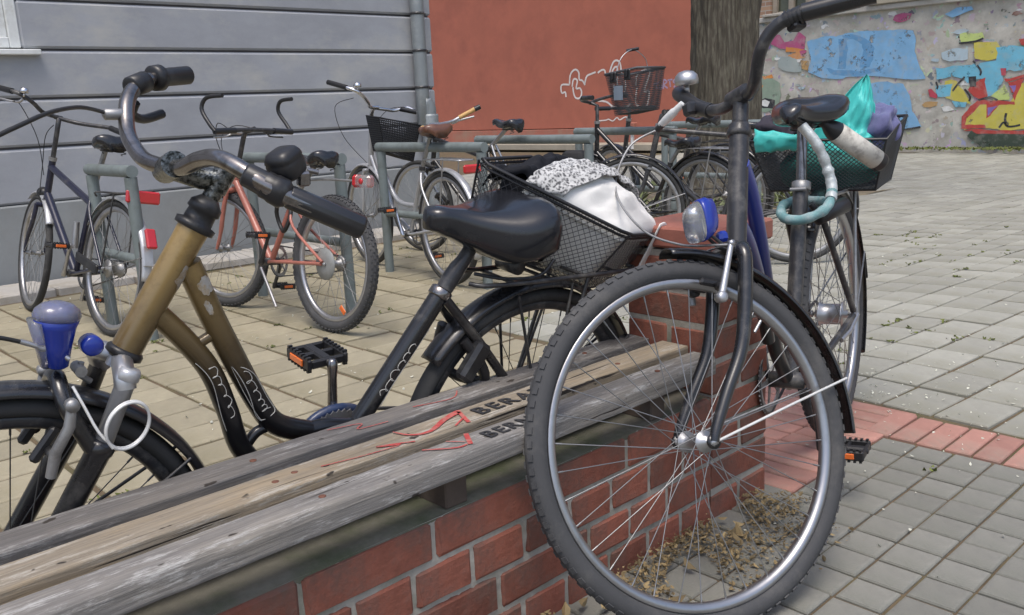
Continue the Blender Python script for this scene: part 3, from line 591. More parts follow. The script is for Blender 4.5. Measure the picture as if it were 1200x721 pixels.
TAGS = [["chalk", 0.03, [[-14.21, 1.39], [-14.46, 1.39], [-14.46, 1.22], [-14.35, 1.23], [-14.33, 1.12]]], ["chalk", 0.03, [[-14.21, 1.39], [-14.19, 1.57], [-14.12, 1.67], [-14.01, 1.71], [-13.92, 1.64], [-13.91, 1.49], [-13.82, 1.46], [-13.74, 1.36]]], ["chalk", 0.03, [[-14.13, 1.34], [-14.1, 1.47], [-14.04, 1.51], [-13.97, 1.46], [-14.01, 1.3], [-13.9, 1.3], [-13.85, 1.21], [-13.9, 1.09], [-14.03, 1.09], [-14.09, 1.19], [-14.11, 1.33]]], ["chalk", 0.03, [[-13.76, 1.36], [-13.69, 1.54], [-13.55, 1.59], [-13.42, 1.62]]], ["chalk", 0.03, [[-13.36, 1.6], [-13.26, 1.65], [-13.17, 1.65], [-13.14, 1.57]]], ["chalk", 0.03, [[-13.02, 1.59], [-12.97, 1.71], [-12.9, 1.81], [-12.81, 1.83], [-12.73, 1.77], [-12.7, 1.63], [-12.68, 1.52]]], ["chalk", 0.03, [[-12.94, 1.5], [-12.94, 1.62], [-12.85, 1.7], [-12.8, 1.64], [-12.82, 1.29]]], ["chalk", 0.03, [[-12.91, 1.33], [-12.91, 1.17], [-12.81, 1.05], [-12.67, 1.07], [-12.59, 1.25], [-12.59, 1.42]]], ["chalk", 0.03, [[-13.52, 1.01], [-13.15, 0.98], [-12.95, 0.87], [-12.68, 0.83], [-12.44, 0.91]]], ["chalk", 0.03, [[-12.3, 1.28], [-12.26, 1.51], [-11.92, 1.59], [-12.09, 1.17], [-11.96, 1.15], [-12.04, 0.84], [-12.31, 0.9], [-12.28, 1.23]]], ["chalk", 0.02, [[-13.41, 0.57], [-13.16, 0.58], [-13.08, 0.6], [-12.96, 0.56], [-12.84, 0.63], [-12.76, 0.58], [-12.6, 0.64], [-12.45, 0.59]]], ["mauve", 0.025, [[-11.85, 1.28], [-11.69, 1.31]]], ["mauve", 0.025, [[-11.78, 1.3], [-11.75, 1.18]]], ["mauve", 0.025, [[-11.69, 1.26], [-11.68, 1.19], [-11.63, 1.2], [-11.62, 1.26]]], ["mauve", 0.025, [[-11.59, 1.18], [-11.58, 1.36], [-11.5, 1.32], [-11.57, 1.26], [-11.48, 1.19]]], ["mauve", 0.025, [[-11.48, 1.35], [-11.36, 1.36]]], ["mauve", 0.025, [[-11.43, 1.35], [-11.41, 1.21]]], ["mauve", 0.025, [[-11.28, 1.37], [-11.34, 1.32], [-11.27, 1.26], [-11.33, 1.2]]], ["mauve", 0.025, [[-11.24, 1.37], [-11.23, 1.23], [-11.2, 1.28], [-11.17, 1.24]]], ["mauve", 0.02, [[-11.13, 1.4], [-11.11, 1.31]]], ["mauve", 0.02, [[-11.1, 1.4], [-11.09, 1.3]]]]
SCRAWL = [[0.035, [[-4.99, 0.53], [-5.0, 0.43], [-4.96, 0.34]]], [0.03, [[-5.08, 0.31], [-5.02, 0.39], [-4.96, 0.33], [-4.86, 0.33], [-4.78, 0.35]]], [0.03, [[-5.81, 0.9], [-5.74, 1.0], [-5.64, 1.11]]], [0.03, [[-5.63, 0.92], [-5.54, 0.8], [-5.55, 0.73]]], [0.03, [[-5.41, 0.74], [-5.25, 0.78], [-5.13, 0.73]]], [0.03, [[-6.56, 0.3], [-6.41, 0.32], [-6.29, 0.34]]], [0.03, [[-5.76, 1.63], [-5.52, 1.64], [-5.4, 1.68]]], [0.03, [[-6.08, 1.05], [-6.05, 0.98], [-6.06, 0.94]]], [0.03, [[-5.53, 1.35], [-5.41, 1.2], [-5.41, 1.12]]]]

for c in ('chalk', 'mauve'):
    mb = MB()
    for cn, w, pts in TAGS:
        if cn == c: ribbon(mb, pts, w * 1.35, RY - .004)
    o = rmb(mb, 'graffiti', paint(c), rw, False); o['label'] = 'white outline graffiti letters' if c == 'chalk' else 'small mauve scrawled tag'

# ------------------------------------------------------------------ old brick building with the painted wall
M['plaster'] = mat('crumbling pale plaster', (0.47, 0.45, 0.40), 0.95, var=.2, scale=3.2, bump=1.0, bscale=12, dirt=(0.3, 0.275, 0.235), dscale=3.4, damt=.5)
nt = M['plaster'].node_tree; N = nt.nodes; b = [n for n in N if n.type == 'BSDF_PRINCIPLED'][0]; old = b.inputs['Base Color'].links[0].from_socket
tc = N.new('ShaderNodeTexCoord'); nz = N.new('ShaderNodeTexNoise'); nz.inputs['Scale'].default_value = 9; nz.inputs['Detail'].default_value = 5; nt.links.new(tc.outputs['Object'], nz.inputs['Vector'])
vo = N.new('ShaderNodeTexVoronoi'); vo.inputs['Scale'].default_value = 7; dm = N.new('ShaderNodeMix'); dm.data_type = 'VECTOR'; dm.inputs[0].default_value = .12; nt.links.new(tc.outputs['Object'], dm.inputs[4]); nt.links.new(nz.outputs['Color'], dm.inputs[5]); nt.links.new(dm.outputs[1], vo.inputs['Vector'])
hs = N.new('ShaderNodeHueSaturation'); hs.inputs['Saturation'].default_value = .38; hs.inputs['Value'].default_value = .6; nt.links.new(vo.outputs['Color'], hs.inputs['Color'])
cr = N.new('ShaderNodeValToRGB'); cr.color_ramp.elements[0].position = .56; cr.color_ramp.elements[1].position = .60; nt.links.new(nz.outputs['Fac'], cr.inputs[0])
mx = N.new('ShaderNodeMix'); mx.data_type = 'RGBA'; nt.links.new(cr.outputs[0], mx.inputs[0]); nt.links.new(old, mx.inputs[6]); nt.links.new(hs.outputs[0], mx.inputs[7]); nt.links.new(mx.outputs[2], b.inputs['Base Color'])
oldb = empty('old_building', (-3, 17, 0)); tag(oldb, 'old brick building whose peeling ground floor plaster is covered in coloured graffiti', 'building')
OY = 15.34
def omb(mb, name, m, p=None, sm=True): return mb.xf(Matrix.Translation((3, -17, 0))).build(name, m, p or oldb, sm)
OX0, OX1 = -10.24, 14
mb = MB(); mb.box(((OX0 + OX1) / 2, OY + .55, 1.07), (OX1 - OX0, 1.0, 2.34)); omb(mb, 'masonry', M['plaster'])
def plast(u, v):
    x = OX0 + (OX1 - OX0) * u; z = -.08 + 2.38 * v
    n = fnoise((x, z, 3), .9) + .5 * fnoise((x, z, 7), 2.7); d = .004 if n > .12 else 0
    return (x, OY + .001 + d + .002 * (1 + fnoise((x, z, 0), 5)), z)
mb = MB(); mb.grid(plast, 300, 30); pw = omb(mb, 'plaster_wall', M['plaster'], None, False)
mb = MB(); mb.box(((OX0 + OX1) / 2, OY + .02, 2.305), (OX1 - OX0, .2, .09), bev=.012); omb(mb, 'cornice', M['slab'])
# upper brick storey
mbk = mat('yellow brown brickwork', (0.3, 0.2, 0.14), .85, var=.2, scale=8, bump=.3)
nt = mbk.node_tree; b = [n for n in nt.nodes if n.type == 'BSDF_PRINCIPLED'][0]
bt = nt.nodes.new('ShaderNodeTexBrick'); bt.inputs['Color1'].default_value = (.36, .23, .15, 1); bt.inputs['Color2'].default_value = (.27, .16, .11, 1); bt.inputs['Mortar'].default_value = (.36, .33, .29, 1)
bt.inputs['Scale'].default_value = 1; bt.inputs['Brick Width'].default_value = .25; bt.inputs['Row Height'].default_value = .08; bt.inputs['Mortar Size'].default_value = .008
tc = nt.nodes.new('ShaderNodeTexCoord'); mp = nt.nodes.new('ShaderNodeMapping'); mp.inputs['Rotation'].default_value = (pi / 2, 0, 0)
nt.links.new(tc.outputs['Object'], mp.inputs[0]); nt.links.new(mp.outputs[0], bt.inputs['Vector']); nt.links.new(bt.outputs['Color'], b.inputs['Base Color'])
wins = [(-9.15, -8.4), (-5.2, -4.3), (-2.4, -1.5), (.4, 1.3), (3.2, 4.1), (6, 6.9)]
xs_ = [OX0] + [q for w in wins for q in w] + [OX1]
mb = MB()
for i in range(0, len(xs_), 2): mb.box(((xs_[i] + xs_[i + 1]) / 2, OY + .45, 4.72), (xs_[i + 1] - xs_[i], .8, 4.7))
for a0, a1 in wins: mb.box(((a0 + a1) / 2, OY + .45, 5.5), (a1 - a0 - .002, .8, 3.0))
omb(mb, 'brick_storey', mbk)
M['old_frame'] = mat('grey brown window paint', (0.3, 0.26, 0.21), .6, var=.2)
for a0, a1 in wins:
    m_ = (a0 + a1) / 2; f = MB()
    for x0, x1, z0, z1 in ((a0, a0 + .09, 2.36, 4), (a1 - .09, a1, 2.36, 4), (m_ - .05, m_ + .05, 2.36, 4), (a0 + .09, m_ - .05, 2.36, 2.44), (m_ + .05, a1 - .09, 2.36, 2.44)):
        f.box(((x0 + x1) / 2, OY + .16, (z0 + z1) / 2), (x1 - x0 - .002, .1, z1 - z0), bev=.01)
    f = omb(f, 'window', M['old_frame']); g_ = MB(); g_.box((m_, OY + .2, 3.18), (a1 - a0 - .02, .02, 1.6)); omb(g_, 'pane', M['pane'], f)
    s_ = MB(); s_.box((m_, OY - .02, 2.375), (a1 - a0 + .12, .22, .05), bev=.01); omb(s_, 'sill', M['slab'], f)
mb = MB(); mb.box((-6.6, OY + .0, 2.43), (1.3, .24, .16), bev=.015); omb(mb, 'stone_ledge', M['beige'])
rng = random.Random(9); lay_i = 0
rf = random.Random(77); frag = []
for i in range(70):
    x = rf.choice((rf.uniform(-9.9, -8.3), rf.uniform(-6.2, -3.9), rf.uniform(-9.5, -4))); z = rf.uniform(.25, 2.2); s_ = rf.uniform(.02, .095); k0 = rf.randint(5, 8)
    frag.append((rf.choice(('white', 'white', 'greyblue', 'sage', 'palecyan', 'crimson', 'ochre', 'white', 'white', 'brickred', 'greyblue')), [(x + s_ * rf.uniform(.5, 1.3) * 1.5 * cos(2 * pi * k / k0), z + s_ * rf.uniform(.4, 1) * .8 * sin(2 * pi * k / k0)) for k in range(k0)]))
for cn, pts in frag + PATCHES:
    P = []
    for i in range(len(pts)):
        a_, b_ = Vector((*pts[i], 0)), Vector((*pts[(i + 1) % len(pts)], 0)); n = max(1, int((b_ - a_).length / .06))
        for k in range(n):
            q = a_.lerp(b_, k / n); P.append((q.x + .03 * fnoise((q.x * 4, q.y * 4, lay_i), 1.2) + rng.gauss(0, .005), q.y + .03 * fnoise((q.x * 4, q.y * 4, lay_i + 50), 1.2) + rng.gauss(0, .005)))
    lay_i += 1; y = OY - .0008 - .00012 * lay_i; n = len(P)
    bm = bmesh.new(); f = bm.faces.new([bm.verts.new((x + 3, y - 17, z)) for x, z in P]); r = bmesh.ops.extrude_face_region(bm, geom=[f])
    for v in [g for g in r['geom'] if isinstance(g, bmesh.types.BMVert)]: v.co.y += .004
    bmesh.ops.triangulate(bm, faces=[f for f in bm.faces if len(f.verts) > 4]); bmesh.ops.recalc_face_normals(bm, faces=bm.faces)
    me = bpy.data.meshes.new('paint_patch'); bm.to_mesh(me); bm.free(); me.materials.append(paint(cn)); linkobj('paint_patch', me, pw)
for me_ in [1]:
    mb = MB()
    for w, pts in SCRAWL: mb = MB(); ribbon(mb, pts, w, OY - .0015 - .00012 * (lay_i + 2)); omb(mb, 'painted_line', paint('dark'), pw, False)
tag(pw, 'peeling plaster with a blue field showing a painted top hat and a yellow and red mural')

# ------------------------------------------------------------------ tree
M['bark'] = mat('grey brown bark', (0.088, 0.075, 0.056), .95, var=.45, scale=5, stretch=(7, 7, 1.0), bump=1.0, bscale=8, dirt=(0.19, 0.185, 0.14), dscale=5, damt=.45)
M['leaf'] = mat('tree leaf green', (0.055, 0.1, 0.025), .6, var=.35, scale=2, island=.3)
tree = empty('tree', (-5.25, 7.95, -.06)); tag(tree, 'thick tree trunk with furrowed grey brown bark between the red wall and the graffiti wall', 'tree')
def bark(a, z, r):
    rid = abs(fnoise((cos(a) * 3.2, sin(a) * 3.2, z * .55), 2.2)) * 1.6 + .5 * abs(fnoise((cos(a) * 5, sin(a) * 5, z * 1.3), 3, 4))
    rr = r * (1 + .17 * (rid - .4)) + .22 * math.exp(-z * 3.2) * (1 + .5 * sin(5 * a + 1) * .6)
    return (rr * cos(a) + .02 * sin(z), rr * sin(a), z)
mb = MB(); nu, nv = 150, 90
rings = [[Vector(bark(2 * pi * k / nu, 5.2 * (i / nv) ** 1.15 - .05, .335 - .012 * 5.2 * i / nv)) for k in range(nu)] for i in range(nv + 1)]
mb.loft(rings); trunk = mb.build('trunk', M['bark'], tree)
rng = random.Random(4); tips = []
for i in range(7):
    a = i * 2.4; b0 = Vector((.1 * cos(a), .1 * sin(a), 4.3 + .12 * i)); d = Vector((cos(a), sin(a), 1.0 + .3 * (i % 3)))
    pts = [b0]; 
    for k in range(6):
        d = (d + Vector((rng.gauss(0, .2), rng.gauss(0, .2), rng.gauss(.05, .15)))); pts.append(pts[-1] + d.normalized() * .75)
        if k > 1: tips.append(pts[-1])
    mb = MB(); mb.tube(pts, [.15 * (1 - k / 7.5) for k in range(7)], 10); mb.build('limb', M['bark'], tree)
mb = MB()
for t in tips:
    for q in range(7):
        c = t + Vector((rng.gauss(0, .55), rng.gauss(0, .55), rng.gauss(.15, .45)))
        for k in range(12):
            p = c + Vector((rng.gauss(0, .25), rng.gauss(0, .25), rng.gauss(0, .2))); R = Matrix.Rotation(rng.uniform(0, 6.28), 3, 'Z') @ Matrix.Rotation(rng.gauss(0, .6), 3, 'X'); s_ = rng.uniform(.05, .1)
            mb.add([p + R @ Vector(v) for v in ((-s_, 0, 0), (0, -s_ * .5, .01), (s_, 0, 0), (0, s_ * .5, .01))], [(0, 1, 2, 3)], True)
tag(mb.build('crown', M['leaf'], tree, False, False), kind='stuff')
# planting round the tree
M['weed'] = mat('weed green', (0.17, 0.2, 0.085), .7, var=.3, scale=3, island=.35)
bedm = MB(); bedm.grid(lambda u, v: (-6.7 + 2.5 * u, 6.5 + 3.2 * v, gz(-6 + 3 * u, 8) + .004 + .03 * fnoise((u * 4, v * 5, 0), 1.5) + .03 * sin(pi * u) * sin(pi * v)), 24, 24)
tag(bedm.build('planting_bed', mat('bare earth', (0.2, 0.165, 0.11), .95, var=.3, scale=8, bump=.8, bscale=40)), 'bare earth bed around the tree', kind='structure')
mb = MB(); rng = random.Random(6)
for i in range(420):
    x, y = rng.uniform(-6.6, -4.4), rng.uniform(6.6, 9.4)
    if (x + 5.25) ** 2 + (y - 7.95) ** 2 < .25 or fnoise((x, y, 0), 1.2) < -.12: continue
    for k in range(9):
        a = rng.uniform(0, 6.28); L_ = rng.uniform(.06, .2); w = rng.uniform(.012, .03); d = Vector((cos(a), sin(a), rng.uniform(.5, 1.6))).normalized(); n = Vector((-sin(a), cos(a), 0)); p = Vector((x, y, -.06))
        mb.add([p, p + d * L_ * .55 + n * w, p + d * L_ + Vector((0, 0, -.02)), p + d * L_ * .55 - n * w], [(0, 1, 2, 3)], True)
tag(mb.build('weeds', M['weed'], None, False, False), 'low green weeds growing in the bed behind the bicycles', kind='stuff')

# ------------------------------------------------------------------ leaf litter, petals, moss
M['litter'] = mat('dry fallen leaf litter', (0.215, 0.16, 0.08), .85, var=.4, scale=6, island=.6)
M['petal'] = mat('pale fallen petal', (0.62, 0.62, 0.52), .8, var=.15, island=.25)
M['moss'] = mat('joint moss', (0.12, 0.14, 0.035), .95, var=.35, scale=9, island=.4)
rng = random.Random(21)
def flake(mb, x, y, z, s_, curl=.3):
    a = rng.uniform(0, 6.28); R = Matrix.Rotation(a, 3, 'Z') @ Matrix.Rotation(rng.gauss(0, .45), 3, 'X') @ Matrix.Rotation(rng.gauss(0, .45), 3, 'Y'); p = Vector((x, y, z))
    L = [(-s_, 0, curl * s_), (-.4 * s_, -.45 * s_, 0), (.3 * s_, -.5 * s_, 0), (s_, 0, curl * s_), (.3 * s_, .5 * s_, .1 * s_), (-.4 * s_, .45 * s_, .1 * s_)]
    mb.add([p + R @ Vector(q) for q in L], [(0, 1, 2, 3), (0, 3, 4, 5)], True)
mb = MB()
for i in range(6500):
    y = rng.uniform(.4, 1.9); t = abs(rng.gauss(0, .11)); x = -1.112 + t
    if fnoise((x * 3, y * 3, 2), 2) < -.18 + t * .8: continue
    flake(mb, x, y, .006 + max(0, .028 - t * .16) * rng.random(), rng.choice((.0025, .003, .004, .0055, .008)))
for i in range(22): flake(mb, -1.1 + abs(rng.gauss(0, .1)), rng.uniform(.9, 1.75), .016, rng.uniform(.011, .019), .5)
tag(mb.build('leaf_litter', M['litter'], None, False, False), 'heap of dry yellow brown leaf litter along the foot of the brick wall', kind='stuff')
mb = MB()
for i in range(700):
    x, y = rng.uniform(-2, 1.2), rng.uniform(1.2, 6)
    if rng.random() < .5: x, y = rng.gauss(-1.15, .35), rng.gauss(2.9, .35)
    if -1.55 < x < -1.1 and y < 1.93: continue
    flake(mb, x, y, gz(x, y) + .004, rng.choice((.0025, .003, .004, .006)))
for i in range(500): x, y = rng.uniform(-6, -2.2), rng.uniform(.8, 6); flake(mb, x, y, gz(x, y) + .004, rng.choice((.003, .004, .006, .01)))
tag(mb.build('petals', M['petal'], None, False, False), 'tiny pale petals scattered over the paving', kind='stuff')
mb = MB()
def tuft(x, y):
    z = gz(x, y)
    for k in range(5): flake(mb, x + rng.gauss(0, .012), y + rng.gauss(0, .012), z - .003 + rng.random() * .008, rng.uniform(.005, .011), .6)
for i in range(900):
    u, v = rng.randint(-12, 40), rng.uniform(0, 20); 
    if rng.random() < .6: x, y = -1.10 + (u + .5) * .168, 2.825 + v * .245
    else: x, y = -1.1 + rng.uniform(-1, 4), 2.825 + (int(v) + .5) * .245
    x, y = -1.1 + (x + 1.1) * cos(RAD(3.8)) + (y - 2.825) * sin(RAD(3.8)), 2.825 - (x + 1.1) * sin(RAD(3.8)) + (y - 2.825) * cos(RAD(3.8))
    if y < 2.68 or fnoise((x, y, 5), 1.1) < .08: continue
    tuft(x, y)
for i in range(500):
    i_, j_ = rng.randint(-22, -3), rng.randint(2, 22); x = -1.55 + (i_ + .5) * .193 + .003 * j_; y = .07 + (j_ + rng.choice((.5, rng.random()))) * .285
    if x < -2.3 and fnoise((x, y, 5), 1.1) > 0: tuft(x, y)
for i in range(160):
    x, y = -.66 + .1 * rng.randint(-4, 20), rng.uniform(.8, 2.4)
    if fnoise((x, y, 8), 2) > .15: tuft(x, y)
for i in range(1600):
    x = rng.uniform(-10, -2); y = 15.28 - abs(rng.gauss(0, .28)); flake(mb, x, y, .004, rng.uniform(.015, .045), .4)
tag(mb.build('moss', M['moss'], None, False, False), 'small tufts of moss in the paving joints', kind='stuff')

# ------------------------------------------------------------------ bicycle racks
def rack(y, x0, x1, label, zt=.785, r=.03):
    t = empty('bicycle_rack', ((x0 + x1) / 2, y, -.075)); tag(t, label, 'bicycle rack', 'steel hoop bicycle racks along the grey house'); xc = (x0 + x1) / 2; H = zt + .075 - r
    for x in (x0, x1): mb = MB(); mb.tube([(x - xc, 0, -.02), (x - xc, 0, H - r * .95)], r, 16); mb.build('post', M['green_steel'], t)
    mb = MB(); mb.tube([(x0 - xc - r, 0, H), (x1 - xc + r, 0, H)], r, 16); mb.build('top_bar', M['green_steel'], t)
    mb = MB(); mb.tube([(x0 - xc + r, 0, H * .48), (x1 - xc - r, 0, H * .48)], r * .8, 12); mb.build('mid_bar', M['green_steel'], t)
rack(1.655, -4.92, -4.40, 'steel hoop rack behind the dark blue bicycle, nearest the window')
rack(2.545, -4.92, -3.96, 'steel hoop rack behind the salmon bicycle')
rack(3.49, -4.92, -3.93, 'steel hoop rack against the silver bicycle')
rack(4.30, -4.85, -3.82, 'steel hoop rack in front of the black saddle with silver stays')
rack(5.42, -4.92, -4.0, 'steel hoop rack under the bicycle with the grey basket')
rack(6.55, -4.92, -3.98, 'steel hoop rack nearest the tree')
# valve marker by the red wall
vp = empty('valve_post', (-11.9, 14.75, 0)); tag(vp, 'small red and white pipe marker standing before the red wall', 'marker post')
mb = MB(); mb.tube([(0, 0, 0), (0, 0, .3)], .04, 10); mb.build('pipe', M['white_plastic'], vp)
mb = MB(); mb.box((0, 0, .42), (.18, .14, .24), bev=.02); mb.build('box', M['red_plinth'], vp)
# ------------------------------------------------------------------ bicycles: local frame X forward, Y left, Z up, origin under the rear hub
def pose(o, az, lean):
    """matrix of a bicycle: heading az (deg from +X), leaning to its left by lean (deg)"""
    return Matrix.Translation(Vector(o)) @ Matrix.Rotation(RAD(az), 4, 'Z') @ Matrix.Rotation(RAD(-lean), 4, 'X')
def wheel(root, B, R, tw, rim=(.297, .319), rw=.013, n=36, hub=(.016, .034), mats=None, tread=None, single=False, hubmat=None, axle=.062, hubshell=None):
    """wheel part: rim carrying tyre, hub and spokes; B is its frame (X forward, Y axle, Z up)"""
    mt = dict(rim=M['alloy'], tyre=M['tyre'], spoke=M['spoke'], hub=M['dull_alloy']); mt.update(mats or {})
    r0, r1 = rim
    mb = MB(); mb.revolve([(r0, -rw * .45), (r0 + .006, -rw * .95), (r1, -rw), (r1 + .002, -rw * .8), (r1 - .004, -rw * .6), (r1 - .004, rw * .6), (r1 + .002, rw * .8), (r1, rw), (r0 + .006, rw * .95), (r0, rw * .45), (r0 - .0015, 0)], 96)
    w = mb.build('wheel', mt['rim'], root); w.matrix_local = B
    rt = (R - r1 + .004) / 2; rc = R - rt
    mb = MB(); mb.revolve([(rc + rt * cos(a) * (1 if cos(a) < .85 else .985), tw * sin(a) * (1 if cos(a) > -.5 else .8)) for a in [2 * pi * k / 16 for k in range(16)]], 96)
    mb.build('tyre', mt['tyre'], w)
    if tread:
        cnt, big = tread; mb = MB()
        for i in range(cnt):
            for row in ((-.62, .0), (.62, .5)) if not big else ((-.85, 0), (-.3, .5), (.3, 0), (.85, .5)):
                a = 2 * pi * (i + row[1]) / cnt; b_ = row[0] * (1.05 if not big else 1.0); rr = rc + (rt + .0005) * cos(b_); yy = (tw + .0005) * sin(b_)
                Rm = Matrix.Rotation(-a, 3, 'Y') @ Matrix.Rotation(b_, 3, 'Z'); c = Vector((rr * cos(a), yy, rr * sin(a)))
                L_ = 2 * pi * R / cnt
                mb.box(c, (.0028 if not big else .007, tw * (.5 if not big else .36), L_ * (.5 if not big else .55)), Rm)
        tag(mb.build('tread', mt['tyre'], w, False), kind='stuff')
    hr, hw = hub; mb = MB()
    mb.lathe((0, -axle, 0), (0, 1, 0), [(0, .005), (axle - hw - .012, .005), (axle - hw - .012, .011), (axle - hw, .012), (axle - hw, hr + .006), (axle - hw + .004, hr + .006), (axle - hw + .006, hr * .8 if not hubshell else hubshell),
        (axle + hw - .006, hr * .8 if not hubshell else hubshell), (axle + hw - .004, hr + .006), (axle + hw, hr + .006), (axle + hw, .012), (axle + hw + .012, .011), (axle + hw + .012, .005), (2 * axle, .005)], 18)
    for s in (-1, 1): mb.lathe((0, s * (axle - .010), 0), (0, s, 0), [(0, .010), (.008, .010), (.008, .0075), (.013, .006)], 6)
    mb.build('hub', hubmat or mt['hub'], w)
    sp = MB(); sl = []
    for i in range(n):
        side = 1 if i % 2 else -1; a = 2 * pi * i / n; off = (2 * pi * 5.2 / n) * (1 if (i // 2) % 2 else -1)
        p0 = Vector(((hr + .004) * cos(a + off), side * (hw - .002), (hr + .004) * sin(a + off))); p1 = Vector((r0 * cos(a), side * .002, r0 * sin(a)))
        if single:
            m = MB(); m.tube([p0, p1], .0011, 5); q = p1 + (p0 - p1).normalized() * .014; m.tube([p1, q], .0019, 5); m.build('spoke', mt['spoke'], w)
        else: sp.tube([p0, p1], .0012, 4)
    if not single: tag(sp.build('spokes', mt['spoke'], w), kind='stuff')
    return w
def guard(root, B, R, a0, a1, width, m, name='mudguard', th=.0015, n=40, flap=0):
    P = [(R - .010, -width / 2), (R - .002, -width * .42), (R + .003, -width * .22), (R + .0045, 0), (R + .003, width * .22), (R - .002, width * .42), (R - .010, width / 2)]
    prof = P + [(r - th * 1.6, y * .94) for r, y in P[::-1]]
    mb = MB(); mb.revolve(prof, n, B, True, RAD(a0), RAD(a1), cap=True); g_ = mb.build(name, m, root)
    return g_
def saddle(root, h, u, L=.27, W=.095, nose=.026, m=None, tilt=0, under=True, l=0.0, yaw=0, H=.055):
    """h,u: position of the middle of the saddle top"""
    T = Matrix.Translation((h, l, u)) @ Matrix.Rotation(RAD(yaw), 4, 'Z') @ Matrix.Rotation(RAD(tilt), 4, 'Y')
    rings = []; n = 18
    for i in range(n + 1):
        t = i / n; x = L * (.5 - t)          # nose first
        w = nose + (W - nose) * sstep((t - .12) / .62); w *= (1 - max(0, (t - .84) / .16) ** 2.2 * .6) * (sqrt(max(.06, 1 - max(0, (.10 - t) / .10) ** 2)))
        top = -.004 - .012 * sin(pi * min(1, t / .75)) + .012 * sstep((t - .55) / .35) - (.03 if H < .08 else .014) * max(0, (.12 - t) / .12) ** 2 - .028 * max(0, (t - .9) / .1) ** 2
        hgt = H * ((.75 if H < .08 else .52) + (.45 if H < .08 else .62) * sstep((t - .05) / .7)) * (1 - .35 * max(0, (.1 - t) / .1))
        ring = []
        for k in range(20):
            a = 2 * pi * k / 20; ca, sa = cos(a), sin(a); y = w * (abs(ca) ** .75) * (1 if ca > 0 else -1)
            z = top - hgt * .42 + hgt * (.42 * abs(sa) ** .7 if sa > 0 else -.5 * abs(sa) ** .45) * (1 if sa > 0 else 1)
            if sa > .3 and t > .35: z -= .006 * math.exp(-(y / (.25 * W)) ** 2)
            ring.append(T @ Vector((x, y, z)))
        rings.append(ring)
    mb = MB(); mb.loft(rings); s = mb.build('saddle', m or M['saddle'], root)
    if under:
        mb = MB()
        for sy in (-1, 1): mb.tube(curve([T @ Vector(p) for p in ((L * .40, sy * .008, -.045), (L * .2, sy * .02, -.062), (-.05, sy * .024, -.062), (-L * .36, sy * .05, -.045))], 4), .0035, 6)
        mb.box(T @ Vector((-.01, 0, -.062)), (.045, .06, .028), T.to_3x3(), bev=.005)
        for sy in (-1, 1):
            mb.tube([T @ Vector((-L * .36 + .012 * cos(k * .7), sy * W * .5 + .012 * sin(k * .7), -.09 + .0018 * k)) for k in range(26)], .0022, 5)
        mb.build('saddle_rails', M['worn_black'], s)
    return s
def pedal(root, c, along, m=None, refl=M['orange_lens'], fwd=(1, 0, 0)):
    """flat pedal: c centre, along = axle direction (outwards)"""
    a = Vector(along).normalized(); f = Vector(fwd); f = (f - a * f.dot(a)).normalized(); u = a.cross(f); R = Matrix(((f.x, a.x, u.x), (f.y, a.y, u.y), (f.z, a.z, u.z))); c = Vector(c)
    mb = MB(); mb.lathe(c - a * .055, a, [(0, .007), (.09, .0065), (.1, .009), (.105, .006)], 10)
    for s in (-1, 1):
        mb.box(c + R @ Vector((s * .040, 0, 0)), (.010, .095, .024), R, .003)
        for k in range(7): mb.box(c + R @ Vector((s * .040, -.04 + .0133 * k, .0135)), (.009, .006, .005), R)
        for k in range(7): mb.box(c + R @ Vector((s * .040, -.04 + .0133 * k, -.0135)), (.009, .006, .005), R)
    for y in (-.043, .0, .043): mb.box(c + R @ Vector((0, y, 0)), (.072, .009, .018), R, .003)
    mb.box(c, (.022, .088, .02), R, .004)
    p = mb.build('pedal', m or M['black_plastic'], root)
    for s in (-1, 1): r = MB(); r.box(c + R @ Vector((s * .0465, 0, 0)), (.004, .052, .014), R, .0015); r.build('reflector', refl, p)
    return p
